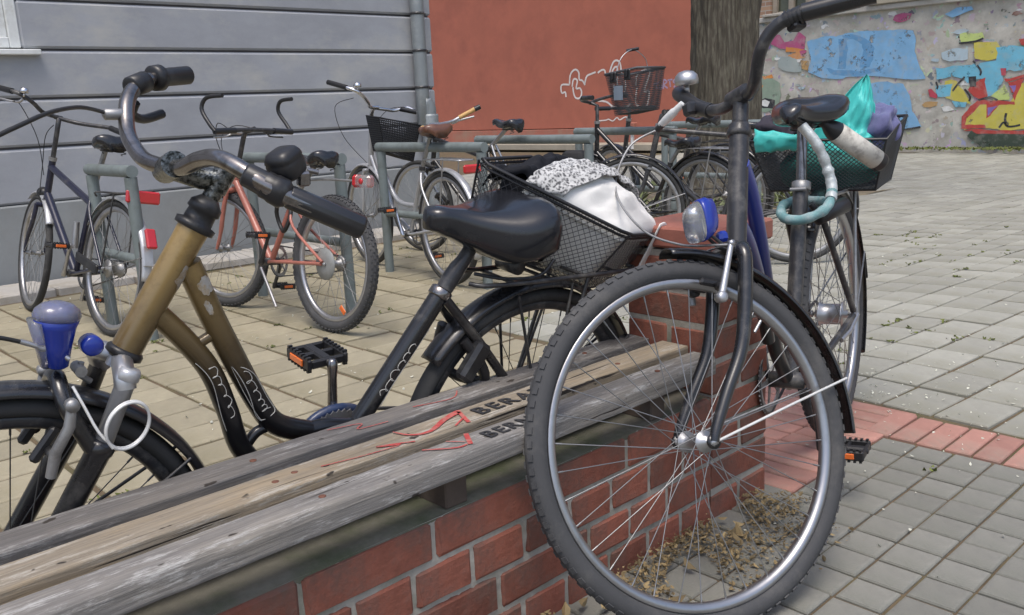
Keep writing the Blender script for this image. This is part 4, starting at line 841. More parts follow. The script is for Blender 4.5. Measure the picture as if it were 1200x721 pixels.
def crankset(root, bb, ang, y_r, m=None, L=.17, pm=None, ring=.085, side=-1, refl=None, chainring=True):
    """crank arms: ang = angle of the right arm (deg, 0 forward, 90 up); y_r = half width"""
    h, u = bb; mm = m or M['alloy']; d = Vector((cos(RAD(ang)), 0, sin(RAD(ang)))); c = Vector((h, 0, u))
    mb = MB(); mb.lathe(c - Vector((0, .062, 0)), (0, 1, 0), [(0, .011), (.02, .011), (.02, .021), (.104, .021), (.104, .011), (.124, .011)], 14); mb.build('bottom_bracket', M['worn_black'], root)
    for s in (-1, 1):
        dd = d * (1 if s < 0 else -1); p0 = c + Vector((0, s * .062, 0)); p1 = c + dd * L + Vector((0, s * y_r, 0)); R = rot_to(p1 - p0, (0, 1, 0))
        mb = MB(); rings = []
        for t, w, th in ((-.1, .011, .013), (-.05, .015, .014), (.05, .015, .014), (.2, .011, .011), (.85, .009, .009), (.97, .011, .011), (1.04, .010, .010), (1.07, .005, .006)):
            q = p0.lerp(p1, t); rings.append([q + R @ Vector((0, th * cos(a), w * sin(a))) * 1.0 for a in [2 * pi * k / 12 for k in range(12)]])
        mb.loft(rings); mb.build('crank', mm, root)
        pedal(root, p1 + Vector((0, s * .062, 0)), (0, s, 0), pm, refl or M['orange_lens'])
    if chainring:
        mb = MB(); n = 44; prof = []
        yy = -.045
        ringv = []
        for side_y in (yy - .0015, yy + .0015):
            for k in range(n * 2): r = ring + (.004 if k % 2 else -.002); a = pi * k / n; ringv.append(c + Vector((r * cos(a), side_y, r * sin(a))))
            for k in range(n * 2): a = pi * k / n; ringv.append(c + Vector(((ring - .018) * cos(a), side_y, (ring - .018) * sin(a))))
        N2 = n * 2; F = []
        for k in range(N2):
            l = (k + 1) % N2; F += [(k, l, N2 + l, N2 + k), (2 * N2 + k, 3 * N2 + k, 3 * N2 + l, 2 * N2 + l), (k, 2 * N2 + k, 2 * N2 + l, l), (N2 + k, N2 + l, 3 * N2 + l, 3 * N2 + k)]
        mb.add(ringv, F, True)
        for k in range(5): a = 2 * pi * k / 5; mb.box(c + Vector((.042 * cos(a), yy, .042 * sin(a))), (.07, .003, .012), Matrix.Rotation(-a, 3, 'Y'))
        mb.build('chainring', M['dull_alloy'], root)
def tubes(name, lst, m, root, seg=12):
    mb = MB()
    for t in lst: mb.tube(t[1], t[0], t[2] if len(t) > 2 else seg)
    return mb.build(name, m, root)
def steer_fn(lo, hi, deg):
    ax = Vector((hi[0] - lo[0], 0, hi[1] - lo[1])).normalized(); o = Vector((lo[0], 0, lo[1])); Rm = Matrix.Rotation(RAD(deg), 4, ax)
    return Matrix.Translation(o) @ Rm @ Matrix.Translation(-o)
def mpts(Mx, pts): return [Mx @ Vector(p) for p in pts]
def bell(parent, c, m, r=.026, up=(0, 0, 1)):
    mb = MB(); mb.lathe(c, up, [(-.012, .008), (-.010, r * .98), (0, r), (.010, r * .92), (.018, r * .6), (.021, r * .15)], 18); mb.lathe(Vector(c), up, [(-.03, .006), (-.012, .006)], 8); return mb.build('bell', m, parent)
def wire_panel(mb, a, b, c, d, nu, nv, r, diag=True):
    """wires across the quad a-b-c-d; diag = diamond mesh"""
    a, b, c, d = [Vector(p) for p in (a, b, c, d)]; Q = lambda u, v: (a * (1 - u) + b * u) * (1 - v) + (d * (1 - u) + c * u) * v
    if not diag:
        for i in range(nu + 1): mb.tube([Q(i / nu, 0), Q(i / nu, 1)], r, 4, caps=False)
        for j in range(nv + 1): mb.tube([Q(0, j / nv), Q(1, j / nv)], r, 4, caps=False)
        return
    for s in (1, -1):
        for k in range(-nv, nu + 1):
            u0, v0 = (k / nu, 0.) if k >= 0 else (0., -k / nv); m_ = min(nu - max(k, 0), nv - max(-k, 0))
            if m_ <= 0: continue
            u1, v1 = u0 + m_ / nu, v0 + m_ / nv
            if s < 0: u0, u1 = 1 - u0, 1 - u1
            mb.tube([Q(u0, v0), Q(u1, v1)], r, 4, caps=False)
def frame_lattice(root, lst, m): return tubes('frame', lst, m, root)

def rack_bike(name, label, o, az, lean, R=.345, tw=.018, fm=None, steer=0, head=((.905, .64), (.85, .88)), tl=None, fh=1.08, saddle_at=None, saddle_m=None, saddle_kw=None, bb=(.46, .28), st_top=(.30, .72),
              crank=200, mg=None, mg_m=None, rack=None, bars=None, bar_m=None, grips=None, grip_m=None, stem=None, tyre_m=None, rim_m=None, tread=None, frame_extra=None, fork_m=None, rim=None, hubshell=None, crank_m=None, base_tubes=True, stay_m=None, pedal_m=None, sp_m=None, light_chain=False):
    root = empty(name); root.matrix_world = pose(o, az, lean); tag(root, label, 'bicycle', 'bicycles parked at the steel racks')
    lo, hi = head; S = steer_fn(lo, hi, steer); rim = rim or (R - .056, R - .032)
    mts = dict(tyre=tyre_m or M['tyre'], rim=rim_m or M['alloy'])
    wheel(root, basis((0, 0, R), (1, 0, 0), (0, 1, 0)), R, tw, rim, n=32, mats=mts, tread=tread, hubshell=hubshell, hub=(.022, .034) if not hubshell else (hubshell + .004, .034))
    fc = S @ Vector((fh, 0, R)); ff = S.to_3x3() @ Vector((1, 0, 0)); fa = S.to_3x3() @ Vector((0, 1, 0)); FB = basis(fc, ff, fa)
    wheel(root, FB, R, tw, rim, n=32, mats=mts, tread=tread, axle=.052, hub=(.015, .030))
    V = lambda p, y=0: Vector((p[0], y, p[1]))
    T = [(.0185, [V(lo), V(hi)])]
    if base_tubes: T += [(.015, [V(bb), V(st_top)])]
    T += tl or []
    for s in (-1, 1):
        T += [(.009, curve([(bb[0] - .02, s * .03, bb[1]), (bb[0] - .12, s * .045, bb[1] + .01), (.02, s * .062, R)], 4)), (.0075, curve([(st_top[0] - .005, s * .012, st_top[1] - .03), (st_top[0] - .07, s * .045, st_top[1] - .13), (.01, s * .062, R + .01)], 4))]
    frame_lattice(root, T, fm or M['black_paint'])
    cr = (lo[0] + .018, lo[1] - .035); mb = MB()
    for s in (-1, 1):
        mb.tube(mpts(S, curve([(cr[0], s * .045, cr[1] + .004), (cr[0] + .03, s * .05, cr[1] - .09), (fh - .035, s * .052, R + .09), (fh, s * .054, R)], 5)), [.0125] * 10 + [.010] * 4 + [.008, .008], 10)
    mb.tube(mpts(S, [(cr[0], -.05, cr[1]), (cr[0], .05, cr[1])]), .015, 10); mb.tube(mpts(S, [V(cr), V(lo)]), .016, 10)
    mb.build('fork', fork_m or fm or M['black_paint'], root)
    hd_ = Vector((hi[0] - lo[0], 0, hi[1] - lo[1])).normalized()
    tubes('headset', [(.023, [V(lo) - hd_ * .012, V(lo)])], M['dull_alloy'], root); tubes('headset', [(.022, [V(hi), V(hi) + hd_ * .02])], M['dull_alloy'], root)
    sa = saddle_at or (.20, .95)
    kw = dict(saddle_kw or {}); saddle(root, sa[0], sa[1], m=saddle_m, **kw)
    tubes('seat_post', [(.0135, [V(st_top), V((sa[0] + .01, sa[1] - .07))])], sp_m or M['dull_alloy'], root); tubes('seat_clamp', [(.019, [V(st_top) - Vector((0, 0, .012)), V(st_top) + Vector((-.004, 0, .012))])], M['worn_black'], root)
    crankset(root, bb, crank, .07, crank_m, pm=pedal_m)
    if stem or bars:
        sp = stem or [V(hi), V((hi[0] - .03, hi[1] + .09)), V((hi[0] + .02, hi[1] + .11))]
        tubes('stem', [(.0135, mpts(S, sp))], bar_m or M['dull_alloy'], root)
    if bars:
        hb = tubes('handlebar', [(.0115, curve([S @ Vector(p) for p in b], 5)) for b in bars], bar_m or M['dull_alloy'], root)
        for g_ in grips or []: tubes('grip', [(.0165, [S @ Vector(p) for p in g_])], grip_m or M['grip_rubber'], hb)
    else: hb = None
    if mg:
        m_ = mg_m or M['black_paint']
        for Bk, a0, a1 in ((basis((0, 0, R), (1, 0, 0), (0, 1, 0)), *mg[0]), (FB, *mg[1])):
            if a0 is None: continue
            g_ = guard(root, Bk, R + .018, a0, a1, .05, m_)
            mb = MB(); am = RAD(a1 - 18)
            for s in (-1, 1): mb.tube([Bk @ Vector((0, s * .058, 0)), Bk @ Vector(((R + .012) * cos(am), s * .026, (R + .012) * sin(am)))], .0025, 5)
            mb.build('mudguard_stay', stay_m or M['dull_alloy'], g_)
    if rack:
        z = R + .38 if rack is True else rack; rk = MB()
        for s in (-1, 1):
            rk.tube(curve([(.20, s * .02, z - .02), (.12, s * .055, z), (-.22, s * .055, z), (-.26, s * .03, z)], 3), .005, 6)
            rk.tube([(-.08, s * .055, z), (-.005, s * .066, R + .02)], .005, 6)
        for k in range(4): rk.tube([(.10 - .1 * k, -.055, z), (.10 - .1 * k, .055, z)], .004, 6)
        rk.tube([(-.26, -.03, z), (-.26, .03, z)], .005, 6); rk.build('luggage_rack', stay_m or M['worn_black'], root)
    # chain
    mb = MB(); pts = []
    c0 = Vector((bb[0], -.045, bb[1])); c1 = Vector((0, -.045, R))
    for k in range(13): a = RAD(-90 + 15 * k); pts.append(c0 + Vector((.083 * cos(a), 0, .083 * sin(a))))
    for k in range(13): a = RAD(90 + 15 * k); pts.append(c1 + Vector((.036 * cos(a), 0, .036 * sin(a))))
    mb.tube(pts, .004, 5, closed=True); mb.build('chain', M['worn_black'], root)
    mb = MB(); mb.lathe((0, -.054, R), (0, 1, 0), [(0, .02), (.002, .034), (.016, .04), (.018, .02)], 20); mb.build('sprocket', M['dull_alloy'], root)
    return dict(root=root, S=S, FB=FB, bar=hb, R=R)
V3 = lambda h, u, l=0: (h, l, u)

# --- dark blue trekking bicycle, leftmost
A = rack_bike('bicycle', 'dark navy bicycle with silver mudguards and a wide red rear reflector, nearest the window', (-4.66, 1.545, -.075), 184, -11, R=.345, tw=.019, fm=M['navy'], steer=-8,
    head=((.905, .665), (.845, .885)), tl=[(.019, [V3(.30, .66), V3(.862, .85)]), (.022, [V3(.46, .28), V3(.892, .69)])], saddle_at=(.16, 1.01), st_top=(.285, .74), crank=-62, mg=((35, 185), (60, 150)), mg_m=M['silver_paint'], rack=.725,
    stem=[V3(.845, .885), V3(.80, 1.05), V3(.785, 1.11), V3(.80, 1.125)], bars=[[(.80, -.02, 1.125), (.77, .08, 1.135), (.72, .15, 1.175), (.72, .22, 1.21), (.84, .29, 1.235)], [(.80, .02, 1.125), (.76, -.08, 1.11), (.70, -.15, 1.105), (.62, -.23, 1.10), (.52, -.28, 1.07)]],
    grips=[[(.76, .245, 1.22), (.88, .305, 1.24)], [(.62, -.23, 1.10), (.51, -.285, 1.068)]], hubshell=.036, crank_m=M['alloy'], fork_m=M['navy'], bar_m=M['worn_black'], tyre_m=M['tyre'])
r = A['root']; S = A['S']
bell(A['bar'], S @ Vector((.70, .20, 1.225)), M['chrome'], .024)
mb = MB(); mb.tube(curve([S @ Vector(p) for p in ((.72, .20, 1.185), (.74, .22, 1.165), (.82, .28, 1.175), (.92, .33, 1.185))], 4), [.008] * 4 + [.006] * 9, 6); mb.build('brake_lever', M['alloy'], A['bar'])
mb = MB(); mb.box((-.275, 0, .715), (.02, .17, .062), bev=.008); mb.build('reflector', M['red_lens'], r)
mb = MB(); mb.box((-.378, 0, .52), (.022, .05, .10), Matrix.Rotation(RAD(24), 3, 'Y'), bev=.006); mb.build('tail_lamp', M['red_lens'], r)
mb = MB(); mb.box((-.36, 0, .435), (.01, .05, .10), Matrix.Rotation(RAD(10), 3, 'Y'), bev=.003); mb.build('mudflap', M['silver_paint'], r)
mb = MB(); mb.tube(curve([S @ Vector(p) for p in ((.80, .02, 1.08), (.92, .03, 1.02), (.98, .02, .86), (.95, .03, .70))], 5), .0025, 5); mb.tube(curve([S @ Vector(p) for p in ((.70, .25, 1.16), (.85, .18, 1.16), (.96, .06, 1.0), (.93, .02, .8))], 5), .0025, 5); mb.build('cables', M['black_cable'], r)
mb = MB(); c = S @ Vector((.99, 0, .70)); mb.lathe(c, S.to_3x3() @ Vector((1, 0, -.05)), [(-.05, .012), (-.03, .03), (.01, .036), (.02, .034)], 18); h_ = mb.build('headlamp', M['black_plastic'], r)
mb = MB(); mb.lathe(c, S.to_3x3() @ Vector((1, 0, -.05)), [(.018, .033), (.024, .025), (.026, .008)], 18); mb.build('lens', M['clear_lens'], h_)
mb = MB(); mb.box((.15, .075, .36), (.26, .016, .05), Matrix.Rotation(RAD(-12), 3, 'Y'), bev=.006); mb.build('chain_guard', M['black_plastic'], r)
mb = MB(); mb.tube([(.385, .038, .56), (.40, .038, .42)], [.016, .018], 12); mb.build('lock_cylinder', M['alloy'], r)

# --- salmon mountain bicycle
Bk = rack_bike('bicycle', 'salmon pink mountain bicycle with knobbly tyres and curved black bar ends', (-3.765, 2.30, -.07), 183, -7, R=.335, tw=.025, fm=M['salmon'], steer=14, head=((.93, .70), (.895, .82)),
    tl=[(.0165, [V3(.37, .60), V3(.90, .79)]), (.019, [V3(.56, .30), V3(.925, .715)])], fh=1.05, bb=(.56, .30), st_top=(.36, .63), saddle_at=(.165, .875), crank=-60, stem=[V3(.895, .82), V3(.85, .95), V3(.83, .985), V3(.76, 1.0)],
    bars=[[(.76, -.28, .985), (.76, 0, .995), (.76, .28, .985)]], grips=[[(.76, .14, .99), (.76, .28, .985)], [(.76, -.14, .99), (.76, -.28, .985)]], bar_m=M['worn_black'], tyre_m=M['tyre_grey'], rim_m=M['alloy'], tread=(70, True), rim=(.262, .284), crank_m=M['worn_black'], saddle_kw=dict(L=.25, W=.075, tilt=2))
r = Bk['root']; S = Bk['S']
for s in (-1, 1):
    mb = MB(); mb.tube(curve([S @ Vector(p) for p in ((.76, s * .275, .985), (.80, s * .28, 1.03), (.85, s * .275, 1.10), (.82, s * .265, 1.155), (.72, s * .25, 1.165))], 5), .011, 10); mb.build('bar_end', M['black_plastic'], Bk['bar'])
    mb = MB(); mb.tube(curve([S @ Vector(p) for p in ((.79, s * .12, .98), (.81, s * .16, .96), (.80, s * .25, .955))], 4), .005, 6); mb.box(S @ Vector((.775, s * .11, .985)), (.04, .04, .03), bev=.006); mb.build('brake_lever', M['alloy'] if s > 0 else M['worn_black'], Bk['bar'])
mb = MB(); mb.tube(curve([(.24, 0, .735), (.05, .02, .745), (-.16, .01, .742)], 4), .006, 8); arm = mb.build('lamp_arm', M['dull_alloy'], r)
mb = MB(); mb.box((-.235, 0, .742), (.11, .045, .058), bev=.012); mb.build('tail_lamp', M['clear_lens'], r)
mb = MB(); mb.box((-.18, 0, .742), (.045, .047, .06), bev=.012); mb.lathe((-.235, .022, .742), (0, 1, 0), [(0, .016), (.006, .012)], 14); mb.build('tail_lamp', M['red_lens'], r)
mb = MB(); mb.lathe((.0, .048, .335), (0, 1, 0), [(0, .03), (.0, .078), (.003, .078), (.003, .03)], 28); mb.build('spoke_guard', mat('cloudy clear plastic', (.42, .43, .42), .35, trans=.4, dirt=(.25, .24, .22), dscale=20, damt=.4), r)
mb = MB(); mb.box((-.105, .02, .12), (.05, .006, .026), Matrix.Rotation(RAD(-40), 3, 'Y'), bev=.003); mb.build('reflector', M['orange_lens'], r)
mb = MB(); mb.tube([(.54, .075, .27), (.32, .12, .09)], .008, 8); mb.build('kickstand', M['alloy'], r)
mb = MB(); mb.tube([(.40 + .06 * cos(a), .03 + .01 * sin(2 * a), .545 + .075 * sin(a)) for a in [2 * pi * k / 20 for k in range(20)]], .011, 8, closed=True); mb.build('cable_lock', M['black_cable'], r)
mb = MB(); mb.tube(curve([S @ Vector(p) for p in ((.80, -.12, .98), (.95, -.05, 1.02), (1.02, 0, .95), (.97, .02, .80))], 5), .0025, 5); mb.tube(curve([S @ Vector(p) for p in ((.80, .12, .98), (.93, .10, 1.03), (1.0, .05, .93), (.93, .03, .78))], 5), .0025, 5); mb.build('cables', M['black_cable'], r)

# --- silver step through bicycle with brown saddle
Ck = rack_bike('bicycle', 'silver step through bicycle with a brown leather saddle and a dark front basket', (-4.212, 3.439, -.075), 171, 0, R=.345, tw=.019, fm=M['silver_paint'], steer=0, head=((1.0, .70), (.945, .955)),
    tl=[(.016, curve([V3(.955, .93), V3(.86, .74), V3(.70, .53), V3(.58, .465), V3(.40, .46)], 5)), (.016, curve([V3(.985, .77), V3(.88, .60), V3(.72, .42), V3(.50, .29)], 5))], fh=1.09, bb=(.48, .275), st_top=(.275, .70), saddle_at=(.135, .965), saddle_m=M['brown_leather'], crank=250,
    mg=((40, 205), (40, 170)), mg_m=M['silver_paint'], rack=.762, stay_m=M['alloy'], stem=[V3(.945, .955), V3(.925, 1.05), V3(.90, 1.075), V3(.86, 1.085)],
    bars=[[(.86, -.02, 1.085), (.84, .05, 1.09), (.76, .10, 1.115), (.69, .18, 1.17), (.70, .24, 1.205), (.86, .31, 1.25)], [(.86, .02, 1.085), (.87, -.07, 1.07), (.88, -.15, 1.06), (.865, -.24, 1.075), (.83, -.29, 1.04)]],
    grips=[[(.73, .257, 1.216), (.88, .315, 1.257)], [(.872, -.19, 1.068), (.83, -.29, 1.042)]], bar_m=M['chrome'], grip_m=M['black_plastic'], tyre_m=M['tyre'], saddle_kw=dict(L=.26, W=.10), crank_m=M['chrome'])
r = Ck['root']; S = Ck['S']
bell(Ck['bar'], S @ Vector((.68, .205, 1.225)), M['chrome'], .026)
mb = MB(); mb.box((-.315, 0, .715), (.02, .12, .05), bev=.01); mb.build('reflector', M['red_lens'], r)
mb = MB(); mb.tube(curve([S @ Vector(p) for p in ((.76, .2, 1.15), (.95, .25, 1.10), (1.05, .16, .9), (1.0, .03, .72))], 6), .0022, 5); mb.tube(curve([S @ Vector(p) for p in ((.80, -.2, 1.08), (1.0, -.15, 1.06), (1.08, -.05, .9), (1.02, 0, .75))], 6), .0022, 5); mb.build('cables', M['black_cable'], r)
bk = [S @ Vector(p) for p in ((.70, .06, 1.02), (.66, -.22, .955), (.92, -.26, .975), (.95, .03, 1.035))]; bl = [S @ Vector(p) for p in ((.69, .04, .80), (.70, -.17, .72), (.88, -.19, .73), (.90, .02, .80))]
mb = MB(); mb.tube(bk, .005, 6, closed=True); b_ = mb.build('basket', M['mesh_black'], r); mb = MB()
for i in range(4): wire_panel(mb, bk[i], bk[(i + 1) % 4], bl[(i + 1) % 4], bl[i], 22, 16, .0035, False)
wire_panel(mb, bl[0], bl[1], bl[2], bl[3], 18, 18, .003, False); tag(mb.build('basket_wires', M['mesh_black'], b_), kind='stuff')
mb = MB(); mb.tube([(.05 + .05 * cos(a), .03 * sin(a), .52 + .03 * sin(a) + .01 * cos(3 * a)) for a in [2 * pi * k / 18 for k in range(18)]], .012, 8, closed=True); mb.build('cable_lock', M['black_cable'], r)

# --- bicycle with cork grips and black saddle
Dk = rack_bike('bicycle', 'bicycle with tan cork grips, black saddle and silver seat stays', (-4.33, 4.18, -.075), 180, 0, R=.345, tw=.017, fm=M['black_paint'], steer=4, head=((.92, .66), (.87, .88)),
    tl=[(.015, [V3(.30, .70), V3(.88, .85)]), (.0165, [V3(.46, .28), V3(.91, .70)])], st_top=(.29, .78), saddle_at=(.105, .975), crank=20, stem=[V3(.87, .88), V3(.85, .93), V3(.80, .95)], saddle_kw=dict(L=.26, W=.07, tilt=-6),
    bars=[[(.80, -.02, .95), (.80, .10, .95), (.79, .18, .93), (.84, .28, .90)], [(.80, .02, .95), (.80, -.10, .96), (.78, -.18, .99), (.72, -.28, 1.04)]], grips=[[(.80, .17, .935), (.83, .27, .903)], [(.785, -.17, .985), (.725, -.275, 1.038)]], grip_m=M['cork'], bar_m=M['alloy'], sp_m=M['alloy'])
for p, q in (((.83, .27, .903), (.85, .31, .893)), ((.725, -.275, 1.038), (.70, -.31, 1.055))): tubes('grip_cap', [(.0185, [Dk['S'] @ Vector(p), Dk['S'] @ Vector(q)])], M['black_plastic'], Dk['bar'])
for s, pts in ((1, ((.84, .12, .94), (.88, .18, .89), (.92, .26, .84))), (-1, ((.83, -.14, .95), (.83, -.22, .965), (.78, -.32, .985)))):
    mb = MB(); mb.tube(curve([Dk['S'] @ Vector(p) for p in pts], 4), [.012] * 3 + [.008] * 6, 6); mb.build('brake_lever', M['alloy'], Dk['bar'])
for s in (-1, 1): tubes('seat_stay', [(.0085, [(.245, s * .018, .80), (.02, s * .066, .37)])], M['alloy'], Dk['root'])

# --- two black bicycles at the far racks
Fk = rack_bike('bicycle', 'black bicycle with its front wheel showing beside the white bag', (-2.845, 5.14, -.07), 217, 0, R=.35, tw=.019, fm=M['worn_black'], steer=-3, fh=1.03, head=((.905, .63), (.85, .88)),
    tl=[(.016, [V3(.32, .80), V3(.855, .865)]), (.0165, [V3(.46, .28), V3(.895, .67)])], st_top=(.29, .80), saddle_at=(.2, .90), crank=35, mg=((40, 200), (60, 180)), mg_m=M['black_paint'], rack=.74, stay_m=M['alloy'], stem=[V3(.85, .88), V3(.83, .95), V3(.80, .965)],
    bars=[[(.80, -.28, .97), (.79, 0, .965), (.80, .28, .97)]], grips=[[(.80, .15, .968), (.80, .28, .97)], [(.80, -.15, .968), (.80, -.28, .97)]], bar_m=M['worn_black'], tyre_m=M['tyre'], rim_m=M['dull_alloy'])
Gk = rack_bike('bicycle', 'black bicycle with a grey handled mesh basket on its handlebar', (-3.43, 5.0, -.075), 178, 0, R=.345, tw=.019, fm=M['black_paint'], steer=18, head=((.97, .64), (.955, .90)),
    tl=[(.0175, [V3(.44, .45), V3(.965, .87)]), (.0165, [V3(.46, .28), V3(.968, .70)])], fh=1.10, st_top=(.29, .62), saddle_at=(.2, .80), crank=130, mg=((40, 200), (50, 180)), rack=.73, stay_m=M['alloy'], stem=[V3(.955, .90), V3(.95, 1.03), V3(1.0, 1.05)],
    bars=[[(1.0, -.02, 1.05), (1.0, .14, 1.07), (.94, .26, 1.09), (.86, .30, 1.09)], [(1.0, .02, 1.05), (1.0, -.14, 1.07), (.94, -.26, 1.09), (.86, -.30, 1.09)]], grips=[[(.94, .26, 1.09), (.84, .305, 1.09)], [(.94, -.26, 1.09), (.84, -.305, 1.09)]], bar_m=M['worn_black'], tyre_m=M['tyre'], rim_m=M['dull_alloy'])
r = Gk['root']; mb = MB(); mb.box((-.28, 0, .72), (.02, .09, .05), bev=.008); mb.build('reflector', M['clear_lens'], r)
bk = [Vector(p) for p in ((.94, -.08, 1.245), (.60, -.04, 1.275), (.62, -.36, 1.275), (.95, -.38, 1.245))]; bl = [Vector(p) for p in ((.87, -.10, .955), (.62, -.07, .985), (.64, -.32, .985), (.87, -.34, .955))]
mb = MB(); mb.tube(bk, .009, 8, closed=True); b_ = mb.build('basket', M['grey_wire'], r); mb = MB()
for i in range(4): wire_panel(mb, bk[i], bk[(i + 1) % 4], bl[(i + 1) % 4], bl[i], 26, 22, .0019, False)
wire_panel(mb, bl[0], bl[1], bl[2], bl[3], 20, 20, .002, False); tag(mb.build('basket_wires', M['grey_wire'], b_), kind='stuff')
mb = MB(); mb.tube(curve([bk[0].lerp(bk[1], .35), bk[0].lerp(bk[1], .38) + Vector((0, -.05, .1)), bk[0].lerp(bk[3], .5).lerp(bk[1].lerp(bk[2], .5), .45) + Vector((0, 0, .15)), bk[3].lerp(bk[2], .5) + Vector((0, .03, .09)), bk[3].lerp(bk[2], .5)], 6), .0035, 6); hd = mb.build('basket_handle', M['alloy'], b_)
c = bk[0].lerp(bk[3], .5).lerp(bk[1].lerp(bk[2], .5), .45) + Vector((0, 0, .152)); tubes('handle_grip', [(.011, [c - Vector((.04, .02, -.004)), c + Vector((.04, .02, -.006))])], M['black_plastic'], b_)
for t in (.28, .72):
    c = bk[0].lerp(bk[1], t) + Vector((0, .012, -.035)); mb = MB(); mb.box(c, (.06, .014, .075), bev=.006); mb.box(c + Vector((0, .012, .01)), (.022, .016, .05), bev=.004); mb.build('basket_clip', M['black_plastic'], b_)
mb = MB(); mb.box(bk[0].lerp(bl[1], .52) + Vector((.03, .01, 0)), (.085, .006, .10), bev=.002); mb.build('plate', mat('grey blue plate', (.22, .27, .33), .5), b_)

Hk = rack_bike('bicycle', 'dark bicycle half hidden at the farthest rack beside the tree trunk', (-3.72, 5.72, -.075), 183, 3, R=.35, tw=.019, fm=M['worn_black'], steer=-20, head=((.91, .66), (.86, .90)),
    tl=[(.016, [V3(.30, .74), V3(.875, .85)]), (.0175, [V3(.46, .28), V3(.90, .70)])], st_top=(.29, .76), saddle_at=(.2, .93), crank=70, mg=((40, 200), (60, 180)), rack=.74, stem=[V3(.86, .90), V3(.84, .98), V3(.90, 1.0)],
    bars=[[(.90, -.28, 1.0), (.90, 0, 1.0), (.90, .28, 1.0)]], grips=[[(.90, .15, 1.0), (.90, .28, 1.0)], [(.90, -.15, 1.0), (.90, -.28, 1.0)]], bar_m=M['worn_black'], tyre_m=M['tyre'], rim_m=M['dull_alloy'], sp_m=M['alloy'])
mb = MB(); pr = []
for z, w in ((.40, .75), (.42, .95), (.52, 1.05), (.64, 1.0), (.70, .9), (.72, .6)): pr.append([Gk['FB'] @ Vector((.10 * w * abs(cos(a)) ** .6 * (1 if cos(a) > 0 else -1), .10 + .055 * w * abs(sin(a)) ** .6 * (1 if sin(a) > 0 else -1), z - .345)) for a in [2 * pi * k / 20 for k in range(20)]])
mb.loft(pr); pan = mb.build('pannier', mat('black pannier fabric', (.02, .02, .022), .75, var=.2, bump=.4, bscale=60), None); pan.data.transform(Gk['root'].matrix_world); own_base(pan, Gk['root'].matrix_world @ Gk['FB'] @ Vector((0, .1, .06))); tag(pan, 'black pannier bag hanging at the front wheel of the bicycle with the grey basket', 'bag')
# ------------------------------------------------------------------ black bicycle in front, leaning at the pier
P1 = pose((-1.185, 2.402, 0.0), -75.9, -4)
b1 = empty('bicycle'); b1.matrix_world = P1
tag(b1, 'large black bicycle with its front wheel turned across the end of the bench', 'bicycle')
FW1 = basis((1.0816, 0, .3399), (.8307, -.5554, .0388), (.5270, .8069, .2666))
w1 = wheel(b1, FW1, .353, .0195, (.2965, .3125), .0135, 36, (.015, .033), dict(rim=M['rim_alloy'], tyre=M['tyre_grey'], spoke=M['spoke'], hub=M['alloy']), tread=(92, False), single=True, axle=.066)
mb = MB(); mb.tube([(.291 * cos(2.35), .0, .291 * sin(2.35)), (.262 * cos(2.35), 0, .262 * sin(2.35))], .0035, 8); mb.build('valve', M['alloy'], w1)
RW1 = basis((0, 0, .352), (1, 0, 0), (0, 1, 0))
wheel(b1, RW1, .352, .0195, (.2965, .3125), .0135, 36, (.030, .034), dict(rim=M['rim_alloy'], tyre=M['tyre_grey'], spoke=M['spoke'], hub=M['alloy']), tread=(92, False), single=True, hubshell=.03)
M['blue_black'] = ramp_mat('blue fading to black paint', dict(col=(1, 1, 1), rough=.3, coat=.4, var=.05, dirt=(.5, .5, .5), dscale=14, damt=.15), 2, [(.50, (.014, .014, .016)), (.60, (.016, .017, .03)), (.68, (.02, .055, .42)), (.95, (.02, .055, .42))])
def F1(pts): return [FW1 @ Vector(p) for p in pts]
# step-through frame
h0, h1 = F1([(-.181, 0, .362), (-.243, 0, .592)])
tubes('head_tube', [(.0205, [h0, h1], 18)], M['worn_black'], b1)
fr = [(.0175, curve([(.80, .025, .845), (.735, .02, .78), (.665, .012, .67), (.61, .005, .55), (.555, 0, .40), (.46, 0, .285)], 6), 16),
      (.0155, curve([(.85, .03, .73), (.78, .025, .675), (.69, .012, .59), (.64, .005, .50), (.60, 0, .42)], 6), 14)]
tubes('frame', fr, M['blue_black'], b1)
tubes('seat_tube', [(.0195, [(.455, 0, .29), (.30, 0, .50), (.262, 0, .745)], 16)] if False else [(.0195, [(.44, 0, .285), (.262, 0, .745)], 16)], M['worn_black'], b1)
st = []
for s in (-1, 1):
    st += [(.0095, curve([(.43, s * .03, .285), (.30, s * .045, .30), (.02, s * .064, .352)], 5)), (.0085, [(.255, s * .02, .70), (.235, s * .045, .655), (.012, s * .064, .365)])]
tubes('rear_stays', st, M['worn_black'], b1)
tubes('seat_post', [(.0135, [(.262, 0, .74), (.222, 0, .90)], 14)], M['tarnish'], b1)
mb = MB(); mb.lathe((.264, 0, .735), (-.35, 0, .94), [(0, .0225), (.004, .024), (.022, .024), (.024, .021)], 18); mb.tube([(.29, -.02, .742), (.29, .02, .742)], .005, 8); mb.build('seat_clamp', M['dull_alloy'], b1)
saddle(b1, .215, .967, .275, .098, .028, tilt=0)
